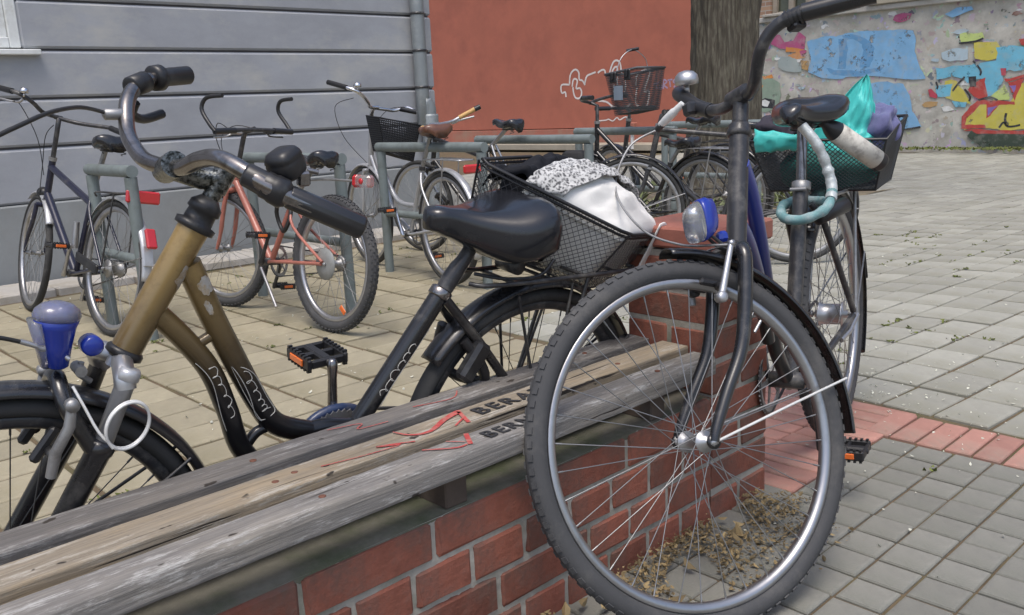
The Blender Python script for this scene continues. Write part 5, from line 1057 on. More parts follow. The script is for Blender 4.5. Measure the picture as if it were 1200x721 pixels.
# fork, headset
leg = lambda s: F1(curve([(-.160, s * .040, .352), (-.156, s * .052, .330), (-.132, s * .055, .238), (-.102, s * .057, .158), (-.050, s * .060, .084), (-.010, s * .062, .022), (.0, s * .063, .0)], 5))
mb = MB()
for s in (-1, 1): L_ = leg(s); mb.tube(L_, [.0155 - .0065 * (i / (len(L_) - 1)) ** 1.5 for i in range(len(L_))], 14)
mb.tube(F1([(-.160, -.046, .350), (-.165, 0, .356), (-.160, .046, .350)]), .0175, 14); mb.tube(F1([(-.168, 0, .35), (-.183, 0, .37)]), .02, 14)
for s in (-1, 1): mb.lathe(FW1 @ Vector((0, s * .058, 0)), FW1.to_3x3() @ Vector((0, s, 0)), [(0, .014), (.006, .014)], 14)
mb.build('fork', M['black_paint'], b1)
ax = (h1 - h0).normalized()
mb = MB(); mb.lathe(h0 - ax * .014, ax, [(0, .018), (0, .027), (.006, .029), (.012, .029), (.016, .024), (.022, .024)], 22); mb.build('headset', M['worn_black'], b1)
mb = MB(); mb.lathe(h1 - ax * .004, ax, [(0, .022), (.004, .026), (.012, .026), (.018, .023), (.024, .023), (.03, .018)], 22); mb.build('headset', M['worn_black'], b1)
stp = F1([(-.250, 0, .618), (-.263, 0, .658)]) + F1([(-.266, 0, .672)])
tubes('stem', [(.0165, F1([(-.246, 0, .60), (-.262, 0, .655), (-.262, 0, .676)]), 16), (.019, F1([(-.262, -.026, .674), (-.262, .028, .674)]), 16)], M['worn_black'], b1)
barR = curve([(-.262, 0, .674), (-.255, .045, .668), (-.228, .10, .676), (-.214, .145, .712), (-.226, .175, .742), (-.254, .212, .755), (-.30, .262, .752), (-.345, .305, .748)], 6)
barL = curve([(-.262, 0, .674), (-.250, -.045, .665), (-.248, -.113, .688), (-.252, -.165, .728), (-.272, -.215, .76), (-.30, -.25, .775)], 6)
hb1 = tubes('handlebar', [(.0125, F1(barR), 14), (.0125, F1(barL), 14)], M['worn_black'], b1)
tubes('grip', [(.0168, F1([(-.262, .222, .7545), (-.352, .312, .748)]), 16)], M['grip_rubber'], hb1)
mb = MB(); mb.tube(F1([(-.241, .196, .7505), (-.262, .222, .7545)]), .0155, 16); mb.box(FW1 @ Vector((-.258, .205, .735)), (.03, .028, .012), FW1.to_3x3(), bev=.004)
for k in range(4): mb.tube(F1([(-.243 - .005 * k, .1985 + .006 * k, .7513), (-.2455 - .005 * k, .2015 + .006 * k, .7518)]), .0175, 14)
mb.build('grip_collar', M['black_plastic'], hb1)
tubes('grip', [(.0165, F1(curve([(-.250, -.085, .674), (-.250, -.13, .700), (-.258, -.18, .738), (-.278, -.225, .764), (-.305, -.255, .778)], 5)), 16)], M['black_plastic'], hb1)
bell(hb1, FW1 @ Vector((-.262, -.165, .775)), M['alloy'], .027)
mb = MB(); mb.tube(F1(curve([(-.222, -.140, .712), (-.212, -.165, .702), (-.207, -.215, .690)], 5)), [.0075] * 5 + [.0095] * 4 + [.0085] * 2, 10); mb.build('brake_lever', M['white_plastic'], hb1)
mb = MB(); mb.box(FW1 @ Vector((-.232, -.13, .695)), (.03, .03, .03), FW1.to_3x3(), bev=.006); mb.tube(F1([(-.207, -.21, .690), (-.207, -.232, .684)]), .008, 10); mb.build('lever_clamp', M['black_plastic'], hb1)
mb = MB(); mb.tube(F1(curve([(-.207, -.23, .684), (-.14, -.26, .655), (-.06, -.22, .55), (-.045, -.12, .44), (-.07, -.03, .385), (-.10, .04, .366), (-.117, .066, .36)], 8)), .0026, 7); mb.build('brake_cable', M['dull_alloy'], b1)
# brake on the fork
mb = MB(); mb.tube(F1([(-.117, .071, .362), (-.071, .071, .262)]), [.0055, .0075], 10); mb.lathe(FW1 @ Vector((-.071, .062, .262)), FW1.to_3x3() @ Vector((0, 1, 0)), [(0, .011), (.016, .011), (.019, .007)], 12)
mb.tube(F1([(-.117, .071, .362), (-.112, -.05, .362)]), .0022, 6); mb.lathe(FW1 @ Vector((-.117, .067, .362)), FW1.to_3x3() @ Vector((0, 1, 0)), [(0, .006), (.010, .006)], 8); mb.build('brake_arm', M['alloy'], b1)
mb = MB(); mb.tube(F1([(-.112, -.071, .362), (-.10, -.071, .262)]), [.0055, .0075], 10); mb.build('brake_arm', M['dull_alloy'], b1)
for s in (-1, 1):
    mb = MB(); mb.box(FW1 @ Vector((-.085, s * .030, .294)), (.055, .014, .014), FW1.to_3x3() @ Matrix.Rotation(RAD(-16), 3, 'Y'), bev=.004); mb.lathe(FW1 @ Vector((-.092, s * .037, .285)), FW1.to_3x3() @ Vector((0, s, 0)), [(0, .009), (.018, .009), (.02, .006)], 10); mb.build('brake_block', M['black_plastic'], b1)
g_ = guard(b1, FW1, .372, 92, 188, .052, M['black_paint'], n=60)
mb = MB()
for s in (1,): mb.tube([FW1 @ Vector((-.004, s * .066, 0)), FW1 @ Vector((-.20, s * .048, .035)), FW1 @ Vector((-.368, s * .026, .062))], .0027, 6)
mb.build('mudguard_stay', M['white_cable'], g_); mb = MB(); mb.tube([FW1 @ Vector((-.004, -.066, 0)), FW1 @ Vector((-.368, -.026, .062))], .0024, 6); mb.build('mudguard_stay', M['dull_alloy'], g_)
g_ = guard(b1, RW1, .372, 48, 212, .052, M['black_paint'], n=60)
mb = MB()
for s in (-1, 1): mb.tube([(-.004, s * .068, .352), (-.34, s * .027, .48)], .0027, 6)
mb.build('mudguard_stay', M['dull_alloy'], g_)
mb = MB(); mb.box((-.375, 0, .43), (.006, .052, .09), Matrix.Rotation(RAD(16), 3, 'Y'), bev=.002); mb.build('mudflap', M['black_plastic'], b1)
# lamp
lc = Vector((-.078, .032, .416)); LR = FW1.to_3x3()
mb = MB(); prof = []
for i, (x, w, hh) in enumerate(((.028, .010, .024), (.022, .018, .034), (.010, .0215, .039), (-.002, .0225, .040), (-.004, .0215, .039))):
    prof.append([FW1 @ (lc + Vector((x, w * abs(cos(a)) ** .7 * (1 if cos(a) > 0 else -1), hh * abs(sin(a)) ** .8 * (1 if sin(a) > 0 else -1) - .3 * x))) for a in [2 * pi * k / 20 for k in range(20)]])
mb.loft(prof); lens = mb.build('lamp_lens', M['clear_lens'], b1)
mb = MB(); prof = []
for i, (x, w, hh) in enumerate(((-.004, .0235, .041), (-.008, .0245, .042), (-.020, .0235, .041), (-.025, .021, .038), (-.038, .015, .032), (-.044, .009, .024))):
    prof.append([FW1 @ (lc + Vector((x, w * abs(cos(a)) ** .7 * (1 if cos(a) > 0 else -1), hh * abs(sin(a)) ** .8 * (1 if sin(a) > 0 else -1) - .3 * x))) for a in [2 * pi * k / 20 for k in range(20)]])
mb.loft(prof); lmp = mb.build('headlamp', M['blue_plastic'], b1)
mb = MB(); mb.lathe(FW1 @ (lc + Vector((.008, 0, .014))), LR @ Vector((1, 0, 0)), [(-.006, .02), (.010, .012), (.014, .004)], 14); mb.build('reflector_cup', M['chrome'], lmp)
mb = MB(); mb.box(FW1 @ (lc + Vector((-.052, -.002, -.034))), (.022, .022, .022), LR, bev=.006); mb.build('lamp_hinge', M['blue_plastic'], lmp)
tubes('lamp_bracket', [(.0035, F1([(-.098, .04, .385), (-.125, .035, .365), (-.165, .03, .352)])), (.0035, F1([(-.098, .025, .385), (-.125, .02, .362), (-.165, .01, .350)]))], M['worn_black'], b1)
# drive train
crankset(b1, (.46, .285), 93, .075, M['worn_black'], .165, M['black_plastic'], .088)
mb = MB(); pts = []
c0, c1 = Vector((.46, -.045, .285)), Vector((0, -.045, .352))
for k in range(13): a = RAD(-90 + 15 * k); pts.append(c0 + Vector((.086 * cos(a), 0, .086 * sin(a))))
for k in range(13): a = RAD(90 + 15 * k); pts.append(c1 + Vector((.036 * cos(a), 0, .036 * sin(a))))
mb.tube(pts, .0042, 6, closed=True); mb.build('chain', M['worn_black'], b1)
mb = MB(); mb.tube([(.0, .072, .352), (.09, .070, .325), (.16, .062, .315)], .007, 8); mb.build('torque_arm', M['alloy'], b1)
# luggage rack and basket
mb = MB()
for s in (-1, 1):
    mb.tube(curve([(.17, s * .03, .70), (.10, s * .055, .708), (-.24, s * .055, .70), (-.27, s * .03, .70)], 4), .005, 7); mb.tube([(-.10, s * .055, .70), (-.008, s * .066, .37)], .005, 7)
for k in range(4): mb.tube([(.09 - .1 * k, -.055, .705), (.09 - .1 * k, .055, .705)], .004, 6)
mb.build('luggage_rack', M['dull_alloy'], b1)
bk = [Vector(p) for p in ((.03, -.205, .866), (.03, .168, .840), (-.25, .175, .892), (-.25, -.205, .905))]
bl = [Vector(p) for p in ((.01, -.155, .718), (.01, .132, .704), (-.21, .132, .712), (-.21, -.155, .722))]
mb = MB(); mb.tube(bk, .0042, 8, closed=True); mb.tube(bl, .003, 6, closed=True)
for i in range(4): mb.tube([bk[i], bl[i]], .003, 6)
bsk = mb.build('basket', M['mesh_black'], b1); mb = MB()
for i in range(4): wire_panel(mb, bk[i], bk[(i + 1) % 4], bl[(i + 1) % 4], bl[i], 25, 13, .0013)
wire_panel(mb, bl[0], bl[1], bl[2], bl[3], 20, 16, .0013); tag(mb.build('basket_wires', M['grey_wire'], bsk), kind='stuff')

# things carried in that basket (built in place)
M['teal'] = mat('turquoise nylon bag', (0.055, 0.52, 0.48), .45, var=.15, scale=7, bump=.3, bscale=20, sheen=.2)
M['dark_teal'] = mat('dark green cloth', (0.018, 0.14, 0.125), .8, var=.25, scale=8, bump=.4, bscale=30)
M['denim'] = mat('faded violet blue cloth', (0.12, 0.125, 0.26), .85, var=.15, scale=9, bump=.4, bscale=90, sheen=.2)
M['dark_plum'] = mat('dark plum cloth', (0.035, 0.03, 0.045), .85, var=.2, scale=9, bump=.4, bscale=60)
M['label_white'] = mat('white bottle label', (0.62, 0.6, 0.54), .6, var=.1, scale=12, dirt=(.16, .14, .12), dscale=28, damt=.5, stretch=(1, 1, 1))
def heap(name, Mx, c, rad, seed, amp, m, label, cat, squash=2.4, nu=72, nv=44, crease=1.0):
    """soft bag or cloth bundle: rounded body with folds"""
    c = Vector(c); vs = []; mb = MB(); rings = []
    for j in range(nv + 1):
        ph = -pi / 2 + pi * j / nv; ring = []
        for i in range(nu):
            th = 2 * pi * i / nu; e = 2 / squash
            d = Vector((abs(cos(ph)) ** e * abs(cos(th)) ** e * (1 if cos(th) > 0 else -1), abs(cos(ph)) ** e * abs(sin(th)) ** e * (1 if sin(th) > 0 else -1), abs(sin(ph)) ** e * (1 if sin(ph) > 0 else -1)))
            q = Vector((cos(ph) * cos(th), cos(ph) * sin(th), sin(ph)))
            f = 1 + amp * (fnoise(q, 1.7, seed) + .8 * crease * crumple(q.x + .3 * q.z, q.y - .4 * q.z, seed, 1.3, 6) + .12 * fnoise(q, 8, seed))
            ring.append(Mx @ (c + Vector((d.x * rad[0], d.y * rad[1], d.z * rad[2])) * f))
        rings.append(ring)
    mb.loft(rings); o = mb.build(name, m); b = min(o.data.vertices, key=lambda v: v.co.z).co
    own_base(o, (Mx @ c).xy.to_3d() + Vector((0, 0, b.z))); tag(o, label, cat); return o
heap('cloth_bundle', P1, (-.10, -.01, .768), (.105, .135, .062), 3, .12, M['dark_teal'], 'dark green cloth filling the bottom of the rear basket behind the black saddle', 'cloth')
heap('jeans', P1, (-.165, .098, .868), (.080, .072, .060), 9, .26, M['denim'], 'faded violet blue folded cloth in the right end of the rear basket', 'clothing')
heap('cloth_bundle', P1, (-.05, -.125, .888), (.075, .07, .048), 15, .22, M['dark_plum'], 'dark plum cloth bulging out beside the turquoise bag and the black saddle', 'cloth')
# turquoise bag with a pulled-up point
mb = MB()
def bagf(u, v):
    th = 2 * pi * u; t = v
    w = (1 - t) ** .75; px = -.10 + .070 * cos(th) * w * (1 + .12 * sin(3 * th)); py = (-.02 + .115 * t) + .135 * sin(th) * w * (1 + .1 * cos(2 * th + 1)); pz = .80 + .215 * t ** 1.15 - .02 * (sin(th) < 0) * (1 - t)
    n = .008 * fnoise((cos(th) * 2, sin(th) * 2, t * 3), 1.5, 4) + .012 * crumple(cos(th) * .5 + t * .4, sin(th) * .5 + t * .7, 3, 2.4) * (1 - .6 * t)
    return P1 @ Vector((px + n, py + n, pz + n))
mb.grid(bagf, 96, 48); tb = mb.build('bag', M['teal']); own_base(tb, P1 @ Vector((-.10, 0, .80))); tag(tb, 'bright turquoise bag with a pulled up corner behind the black saddle', 'bag')
mb = MB()
mb.grid(lambda u, v: P1 @ Vector((.035 + .012 * sin(pi * v) + .006 * fnoise((u * 4, v * 4, 1), 1.5), -.185 + .15 * u, .83 + .065 * v * (1 - .3 * u) + .008 * fnoise((u * 5, v * 5, 3), 1.5))), 14, 8, .003)
fl = mb.build('bag_flap', M['teal'], None); fl.parent = tb; fl.matrix_parent_inverse = tb.matrix_world.inverted() if False else Matrix.Translation(-tb.location)
# bottle lying across the near rim
bt = empty('bottle', P1 @ Vector((.10, .11, .80))); tag(bt, 'dark bottle with a white printed label lying askew on the rear basket rim', 'bottle')
q0, q1 = P1 @ Vector((.16, .055, .885)), P1 @ Vector((.045, .150, .782)); d_ = (q1 - q0).normalized(); L_ = (q1 - q0).length
mb = MB(); mb.lathe(q0 - bt.location, d_, [(-.045, .011), (-.02, .012), (-.004, .021), (.012, .026), (L_ + .004, .026), (L_ + .012, .023)], 22); mb.build('body', M['black_plastic'], bt)
mb = MB(); mb.lathe(q0 - bt.location, d_, [(.02, .0255), (.02, .0272), (L_ - .012, .0272), (L_ - .012, .0255)], 26); mb.build('label', M['label_white'], bt)
# lock wrapped in faded turquoise cloth round the seat tube
M['faded_teal'] = mat('faded turquoise lock sleeve', (0.15, 0.30, 0.31), .7, var=.3, scale=18, dirt=(.42, .47, .47), dscale=22, damt=.5, bump=.5, bscale=50)
lkp = curve([(.285, .015, .90), (.285, .05, .85), (.275, .07, .79), (.285, .082, .735), (.335, .078, .695), (.35, .03, .672), (.335, -.02, .672), (.295, -.045, .685), (.24, -.05, .70), (.20, -.02, .705), (.205, .03, .70), (.25, .06, .70)], 8)
mb = MB(); mb.tube([P1 @ Vector(p) for p in lkp[24:]], [.0125 + .0035 * fnoise((i * .37, 0, 0), 1.0) + .0015 * fnoise((i * 1.3, 3, 0), 1.0) for i in range(len(lkp[24:]))], 12)
mt_ = MB(); mt_.tube([P1 @ Vector(p) for p in lkp[:29]], [.0135 + .003 * fnoise((i * .5, 7, 0), 1.0) + .0016 * fnoise((i * 2.1, 1, 5), 1.0) for i in range(29)], 12)
lk = empty('bicycle_lock', P1 @ Vector((.28, 0, .66))); tag(lk, 'bicycle lock in a crumpled faded turquoise sleeve looped round the seat tube', 'lock')
mb.xf(Matrix.Translation(-lk.location)).build('sleeve', M['faded_teal'], lk); mt_.xf(Matrix.Translation(-lk.location)).build('tape', mat('crinkled silver tape', (.5, .54, .54), .4, .3, var=.2, scale=40, dirt=(.3, .35, .36), dscale=45, damt=.4, bump=.6, bscale=60), lk)
mb = MB(); c = P1 @ Vector((.30, .045, .668)) - lk.location; e = P1 @ Vector((.20, .095, .688)) - lk.location; mb.lathe(c, e - c, [(0, .012), (.004, .021), ((e - c).length - .004, .021), ((e - c).length, .016)], 18); mb.build('lock_cylinder', M['black_plastic'], lk)

# ------------------------------------------------------------------ gold and black bicycle behind the bench
P2 = pose((-1.467, 1.348, -.074), -94, 8)
b2 = empty('bicycle'); b2.matrix_world = P2
tag(b2, 'gold and black step through bicycle standing close behind the wooden bench', 'bicycle')
M['gold_black'] = ramp_mat('gold fading to black paint', dict(col=(1, 1, 1), rough=.32, metal=.25, coat=.45, var=.08, dirt=(.5, .47, .44), dscale=20, damt=.42), 2, [(.60, (.014, .014, .016)), (.655, (.035, .028, .02)), (.70, (.27, .175, .068)), (.95, (.43, .29, .105))])
RW2 = basis((0, 0, .335), (1, 0, 0), (0, 1, 0)); FW2 = basis((1.075, 0, .345), (.998, -.05, 0), (.05, .998, 0))
for Bm in (RW2, FW2): wheel(b2, Bm, .335, .022, (.284, .304), .0135, 36, (.02, .033), dict(rim=M['worn_black'], tyre=M['tyre'], spoke=M['dark_spoke'], hub=M['worn_black']), single=True)
hl, ht = Vector((.852, 0, .708)), Vector((.729, 0, .893)); axv = (ht - hl).normalized()
tubes('head_tube', [([.0245, .0245, .0245, .0255], [hl, hl.lerp(ht, .5), hl.lerp(ht, .9), ht], 22)], M['gold_black'], b2)
fr = [([.021] * 31, curve([(.742, 0, .838), (.715, 0, .76), (.688, 0, .69), (.639, 0, .572), (.603, 0, .512), (.54, 0, .478)], 6), 18),
      (.0185, curve([(.54, 0, .478), (.50, 0, .475), (.452, 0, .462), (.43, 0, .46)], 4), 16),
      (.019, curve([(.80, 0, .765), (.755, 0, .706), (.717, 0, .642), (.692, 0, .563), (.668, 0, .476), (.60, 0, .40), (.47, 0, .365)], 6), 18),
      (.0095, [(.745, 0, .692), (.690, 0, .716)], 10), (.010, curve([(.664, 0, .482), (.640, 0, .506), (.606, 0, .512)], 4), 10)]
tubes('frame', fr, M['gold_black'], b2)
tubes('seat_tube', [(.0195, [(.47, 0, .36), (.425, 0, .476), (.236, 0, .704)], 18)], M['black_paint'], b2)
st = []
for s in (-1, 1): st += [(.0095, [(.455, s * .03, .36), (.30, s * .045, .35), (.01, s * .066, .335)]), (.0105, [(.238, s * .018, .690), (.165, s * .035, .592), (.085, s * .05, .475), (.012, s * .066, .345)])]
tubes('rear_stays', st, M['black_paint'], b2)
tubes('seat_post', [([.0165, .0185, .0175, .015, .014], [(.236, 0, .70), (.215, 0, .727), (.20, 0, .745), (.185, 0, .76), (.165, 0, .785)], 14)], M['worn_black'], b2)
mb = MB(); mb.lathe((.246, 0, .692), (-.63, 0, .78), [(0, .022), (.003, .0235), (.018, .0235), (.021, .02)], 18); mb.build('seat_clamp', M['tarnish'], b2)
sd = saddle(b2, .135, .884, .285, .126, .034, tilt=-3, H=.118)
mb = MB()
for s in (-1, 1): mb.tube(curve([(.17, s * .02, .735), (.10, s * .04, .718), (.02, s * .05, .715), (-.02, s * .05, .745)], 4), .004, 7)
mb.tube([(.0, -.05, .72), (.0, .05, .72)], .004, 6); mb.lathe((.06, 0, .735), (0, 1, 0), [(-.03, .018), (.03, .018)], 14); mb.build('saddle_frame', M['worn_black'], b2)
# white script on the tubes (decals)
M['decal'] = mat('pale printed decal', (.55, .54, .5), .5, var=.2, scale=60)
def decal(tube_pts, rad, side, seed, m=M['decal'], box=False, parent=b2, n=17, w=.0007):
    """thin scribbled script laid on the left side of a tube"""
    P = curve(tube_pts, 10); L_ = len(P) - 1; rng = random.Random(seed); mb = MB()
    def on_t(t, a):
        i = min(L_, max(0, int(t * L_))); j = min(L_, i + 1); f = t * L_ - i; c = P[i].lerp(P[j], f); d = (P[min(L_, i + 1)] - P[max(0, i - 1)]).normalized(); u = Vector((0, side, 0)); u = (u - d * u.dot(d)).normalized(); v = d.cross(u)
        return c + (u * cos(a) + v * sin(a)) * (rad + .0006)
    s = []; ph = seed
    for k in range(n * 2):
        ph += .8 + .5 * rng.random(); amp = .2 + .2 * (rng.random() < .3)
        s.append((k / (n * 2) + (.03 + .03 * rng.random()) * cos(ph), amp * sin(ph) - .1))
    mb.tube(curve([on_t(.14 + .6 * t, a) for t, a in s], 4), w, 5); mb.tube(curve([on_t(t, .75 - .25 * sin(t * 6)) for t in [k / 14 for k in range(15)]], 2), w, 5)
    if box: mb.tube(curve([on_t(*q) for q in ((0, .8), (.3, .85), (.75, .85), (.95, .6), (.98, -.3), (.9, -.75), (.5, -.8), (.25, -.75), (.1, -.1), (0, .8))], 4), w, 5)
    return tag(mb.build('decal', m, parent), kind='stuff')
decal([(.672, 0, .655), (.639, 0, .572), (.622, 0, .54)], .021, 1, 1, box=True); decal([(.735, 0, .675), (.712, 0, .63), (.692, 0, .563), (.676, 0, .505)], .019, 1, 5); decal([(.40, 0, .505), (.34, 0, .58), (.285, 0, .645)], .0195, 1, 9)
scr = mat('bare scraped metal patch', (.46, .45, .42), .5, .3, var=.25, scale=60, dirt=(.36, .24, .1), dscale=55, damt=.6)
def scrape(c, ax_, rad, a_mid, a_w, L_, seed):
    ax_ = Vector(ax_).normalized(); u = Vector((0, 1, 0)); u = (u - ax_ * u.dot(ax_)).normalized(); v = ax_.cross(u); mb = MB(); pts = [Vector(c) + ax_ * 0 + (u * cos(a_mid) + v * sin(a_mid)) * (rad + .0005)]
    for k in range(30):
        q = 2 * pi * k / 30; s_ = 1 + .35 * fnoise((cos(q) * 2, sin(q) * 2, seed), 1.5); a = a_mid + a_w * cos(q) * s_
        pts.append(Vector(c) + ax_ * (L_ * sin(q) * s_) + (u * cos(a) + v * sin(a)) * (rad + .0005))
    mid = [Vector(c) + ax_ * (L_ * .5 * sin(2 * pi * k / 30)) + (u * cos(a_mid + a_w * .5 * cos(2 * pi * k / 30)) + v * sin(a_mid + a_w * .5 * cos(2 * pi * k / 30))) * (rad + .0007) for k in range(30)]
    vs = [pts[0]] + mid + pts[1:]; mb.add(vs, [(0, 1 + k, 1 + (k + 1) % 30) for k in range(30)] + [(1 + k, 31 + k, 31 + (k + 1) % 30, 1 + (k + 1) % 30) for k in range(30)]); return mb.build('bare_patch', scr, b2)
scrape(hl.lerp(ht, .66), ht - hl, .0246, .75, .55, .021, 1); scrape((.728, 0, .80), (.03, 0, .08), .0212, .3, .6, .016, 5); scrape((.716, 0, .765), (.03, 0, .08), .0212, -.2, .25, .014, 8)
# headset, stem, bars
mb = MB(); mb.lathe(ht - axv * .002, axv, [(0, .025), (.002, .032), (.012, .033), (.015, .024), (.032, .023), (.034, .027), (.046, .026), (.052, .020), (.058, .015)], 24); mb.build('headset', M['black_plastic'], b2)
mb = MB(); mb.lathe(hl + axv * .006, -axv, [(0, .026), (.004, .0295), (.012, .0295), (.016, .022), (.018, .02)], 24); mb.build('headset', M['black_plastic'], b2)
tubes('stem', [(.0145, [ht + axv * .05, ht + axv * .095], 16), ([.018, .0185, .0175], [(.676, 0, .968), (.707, -.008, .972), (.748, -.026, .987)], 16), (.018, [ht + axv * .07, ht + axv * .108], 16), (.021, [(.745, -.062, .978), (.752, .006, 1.0)], 18)], M['pitted_chrome'], b2)
bl2 = curve([(.750, -.028, .989), (.748, .03, .999), (.740, .08, 1.018), (.732, .135, 1.027), (.713, .185, 1.012), (.690, .212, .992), (.64, .235, .965)], 6)
br2 = curve([(.750, -.028, .989), (.766, -.085, .992), (.768, -.135, 1.008), (.762, -.18, 1.030), (.745, -.222, 1.068), (.715, -.258, 1.093), (.675, -.285, 1.101), (.62, -.312, 1.103)], 6)
hb2 = tubes('handlebar', [(.0132, bl2, 16), (.0132, br2, 16)], M['tarnish'], b2)
gp = [Vector((.706, .196, 1.004)), Vector((.690, .210, .993)), Vector((.668, .222, .980))]
mb = MB(); mb.lathe(Vector((.718, .182, 1.013)), Vector((-.65, .45, -.42)), [(0, .0145), (.004, .0175), (.030, .0185), (.032, .0205), (.042, .0205), (.046, .022), (.062, .0225), (.066, .019), (.07, .0165)], 22); mb.build('twist_shifter', M['black_plastic'], hb2)
mb = MB(); g0, g1 = Vector((.668, .218, .981)), Vector((.570, .262, .931)); d_ = (g1 - g0).normalized(); u_ = d_.orthogonal().normalized(); v_ = d_.cross(u_); rings = []
for t, rr in ((0, .0165), (.02, .0175), (.5, .0178), (.95, .018), (.985, .0165), (1, .012)): rings.append([g0.lerp(g1, t) + (u_ * cos(a) + v_ * sin(a)) * rr * (1 - .05 * (i % 4 == 0)) for i, a in enumerate([2 * pi * k / 40 for k in range(40)])])
mb.loft(rings); mb.build('grip', M['grip_rubber'], hb2)
mb = MB(); g0, g1 = Vector((.668, -.289, 1.102)), Vector((.600, -.322, 1.103)); mb.lathe(g0, g1 - g0, [(-.012, .0155), (-.010, .0225), (.006, .0235), (.008, .0185), (.012, .0165), (.075, .017), (.079, .012)], 22); mb.build('grip', M['black_plastic'], hb2)
mb = MB(); mb.lathe(Vector((.712, -.262, 1.094)), Vector((-.5, -.35, .1)), [(-.02, .0145), (-.018, .018), (.02, .019), (.024, .0155)], 18); mb.build('lever_clamp', M['black_plastic'], hb2)
mb = MB(); mb.tube(curve([(.722, -.258, 1.065), (.725, -.27, 1.045), (.700, -.29, 1.030), (.655, -.315, 1.035)], 5), [.011] * 5 + [.0085] * 11, 8); mb.build('brake_lever', M['black_plastic'], hb2)
mb = MB(); mb.lathe((.77, -.20, 1.052), (1, .1, .05), [(-.022, .007), (-.02, .0095), (.02, .0095), (.024, .004)], 12); mb.build('cable_adjuster', M['dull_alloy'], hb2)
mb = MB(); mb.tube(curve([(.79, -.20, 1.056), (.86, -.10, 1.078), (.95, .02, 1.077), (1.06, .09, 1.03), (1.12, .08, .90), (1.08, .03, .80), (1.02, .02, .772), (.985, .02, .755)], 7), .0034, 7); mb.build('brake_cable', M['black_cable'], b2); mb = MB(); mb.tube([(1.0, .02, .763), (.955, .02, .738), (.94, .03, .725)], .0042, 8); mb.build('cable_end', M['alloy'], b2)
mb = MB(); c = Vector((.655, .185, 1.022)); R_ = Matrix.Rotation(RAD(20), 3, 'Y') @ Matrix.Rotation(RAD(25), 3, 'Z'); pw_ = lambda q, e: abs(q) ** e * (1 if q > 0 else -1)
mb.loft([[c + R_ @ Vector((.026 * w * pw_(cos(a), .6), .024 * w * pw_(sin(a), .6), z)) for a in [2 * pi * k / 24 for k in range(24)]] for z, w in ((-.022, .55), (-.021, .8), (-.016, .95), (-.004, 1), (.004, 1), (.006, .96), (.008, 1), (.014, .95), (.020, .8), (.023, .5))]); bb_ = mb.build('bell', M['black_plastic'], hb2)
mb = MB(); mb.box(c + Vector((-.022, .012, -.022)), (.02, .012, .022), bev=.003); mb.tube([c + Vector((-.03, .01, -.01)), c + Vector((-.045, .015, -.014))], .004, 6); mb.build('bell_bracket', M['tarnish'], bb_)
# suspension fork
fd = Vector((.555 * .62, 0, -.83)).normalized()
mb = MB()
mb.tube(curve([(.872, -.062, .668), (.880, -.05, .70), (.868, -.02, .702), (.858, 0, .70), (.866, .03, .698), (.872, .055, .69), (.874, .062, .672)], 5), .0165, 12); mb.tube([hl + axv * .002, hl - axv * .028], .0185, 14); mb.build('fork_crown', M['alloy'], b2)
for s in (-1, 1):
    a0 = Vector((.868, s * .060, .690)); a1 = Vector((.915, s * .062, .59)); a2 = Vector((1.068, s * .066, .352))
    mb = MB(); mb.lathe(a0, a1 - a0, [(-.014, .014), (-.008, .0175), (.004, .0175), (.006, .0145), ((a1 - a0).length + .02, .0145)], 18); mb.build('stanchion', M['silver_paint'] if s > 0 else M['worn_black'], b2)
    mb = MB(); mb.lathe(a1, a2 - a1, [(-.006, .016), (0, .021), (.012, .021), (.016, .019), ((a2 - a1).length - .03, .017), ((a2 - a1).length + .012, .013)], 18); mb.build('fork_leg', M['black_paint'], b2)
mb = MB(); mb.tube(curve([(.93, -.062, .585), (.955, -.045, .655), (.955, 0, .69), (.955, .045, .655), (.93, .062, .585)], 5), .013, 10); mb.build('fork_brace', M['black_paint'], b2)
for s in (-1, 1):
    mb = MB(); mb.tube([(.955, s * .078, .672), (.962, s * .080, .64), (.985, s * .078, .602), (.995, s * .076, .565)], [.007, .009, .009, .008], 8); mb.lathe((.955, s * .072, .672), (0, s, 0), [(0, .010), (.014, .010)], 10); mb.build('brake_arm', M['dull_alloy'], b2)
    mb = MB(); mb.box((.99, s * .036, .60), (.06, .014, .016), Matrix.Rotation(RAD(50), 3, 'Y'), bev=.004); mb.lathe((.985, s * .045, .592), (0, s, 0), [(0, .009), (.02, .009)], 10); mb.build('brake_block', M['black_plastic'], b2)
g_ = guard(b2, FW2, .352, 20, 178, .058, M['black_paint'], n=60)
mb = MB()
for s in (-1, 1): mb.tube([FW2 @ Vector((0, s * .066, 0)), FW2 @ Vector((-.30, s * .03, .17))], .003, 6)
mb.build('mudguard_stay', M['worn_black'], g_)
g_ = guard(b2, RW2, .352, 40, 200, .060, M['black_paint'], n=60)
mb = MB()
for s in (-1, 1):
    mb.tube([(0, s * .068, .335), (-.10, s * .032, .675)], .0035, 6); mb.tube([(0, s * .068, .335), (-.30, s * .032, .51)], .0035, 6); mb.tube([(0, s * .068, .335), (.06, s * .034, .672)], .0035, 6)
mb.build('mudguard_stay', M['worn_black'], g_)
mb = MB(); mb.tube(curve([(.20, .03, .60), (.165, .045, .545), (.15, .035, .50), (.18, -.035, .50), (.21, -.045, .56), (.21, -.03, .62)], 4), .011, 8); mb.box((.185, .045, .555), (.04, .03, .09), Matrix.Rotation(RAD(-38), 3, 'Y'), bev=.008); mb.build('frame_lock', M['black_plastic'], b2)
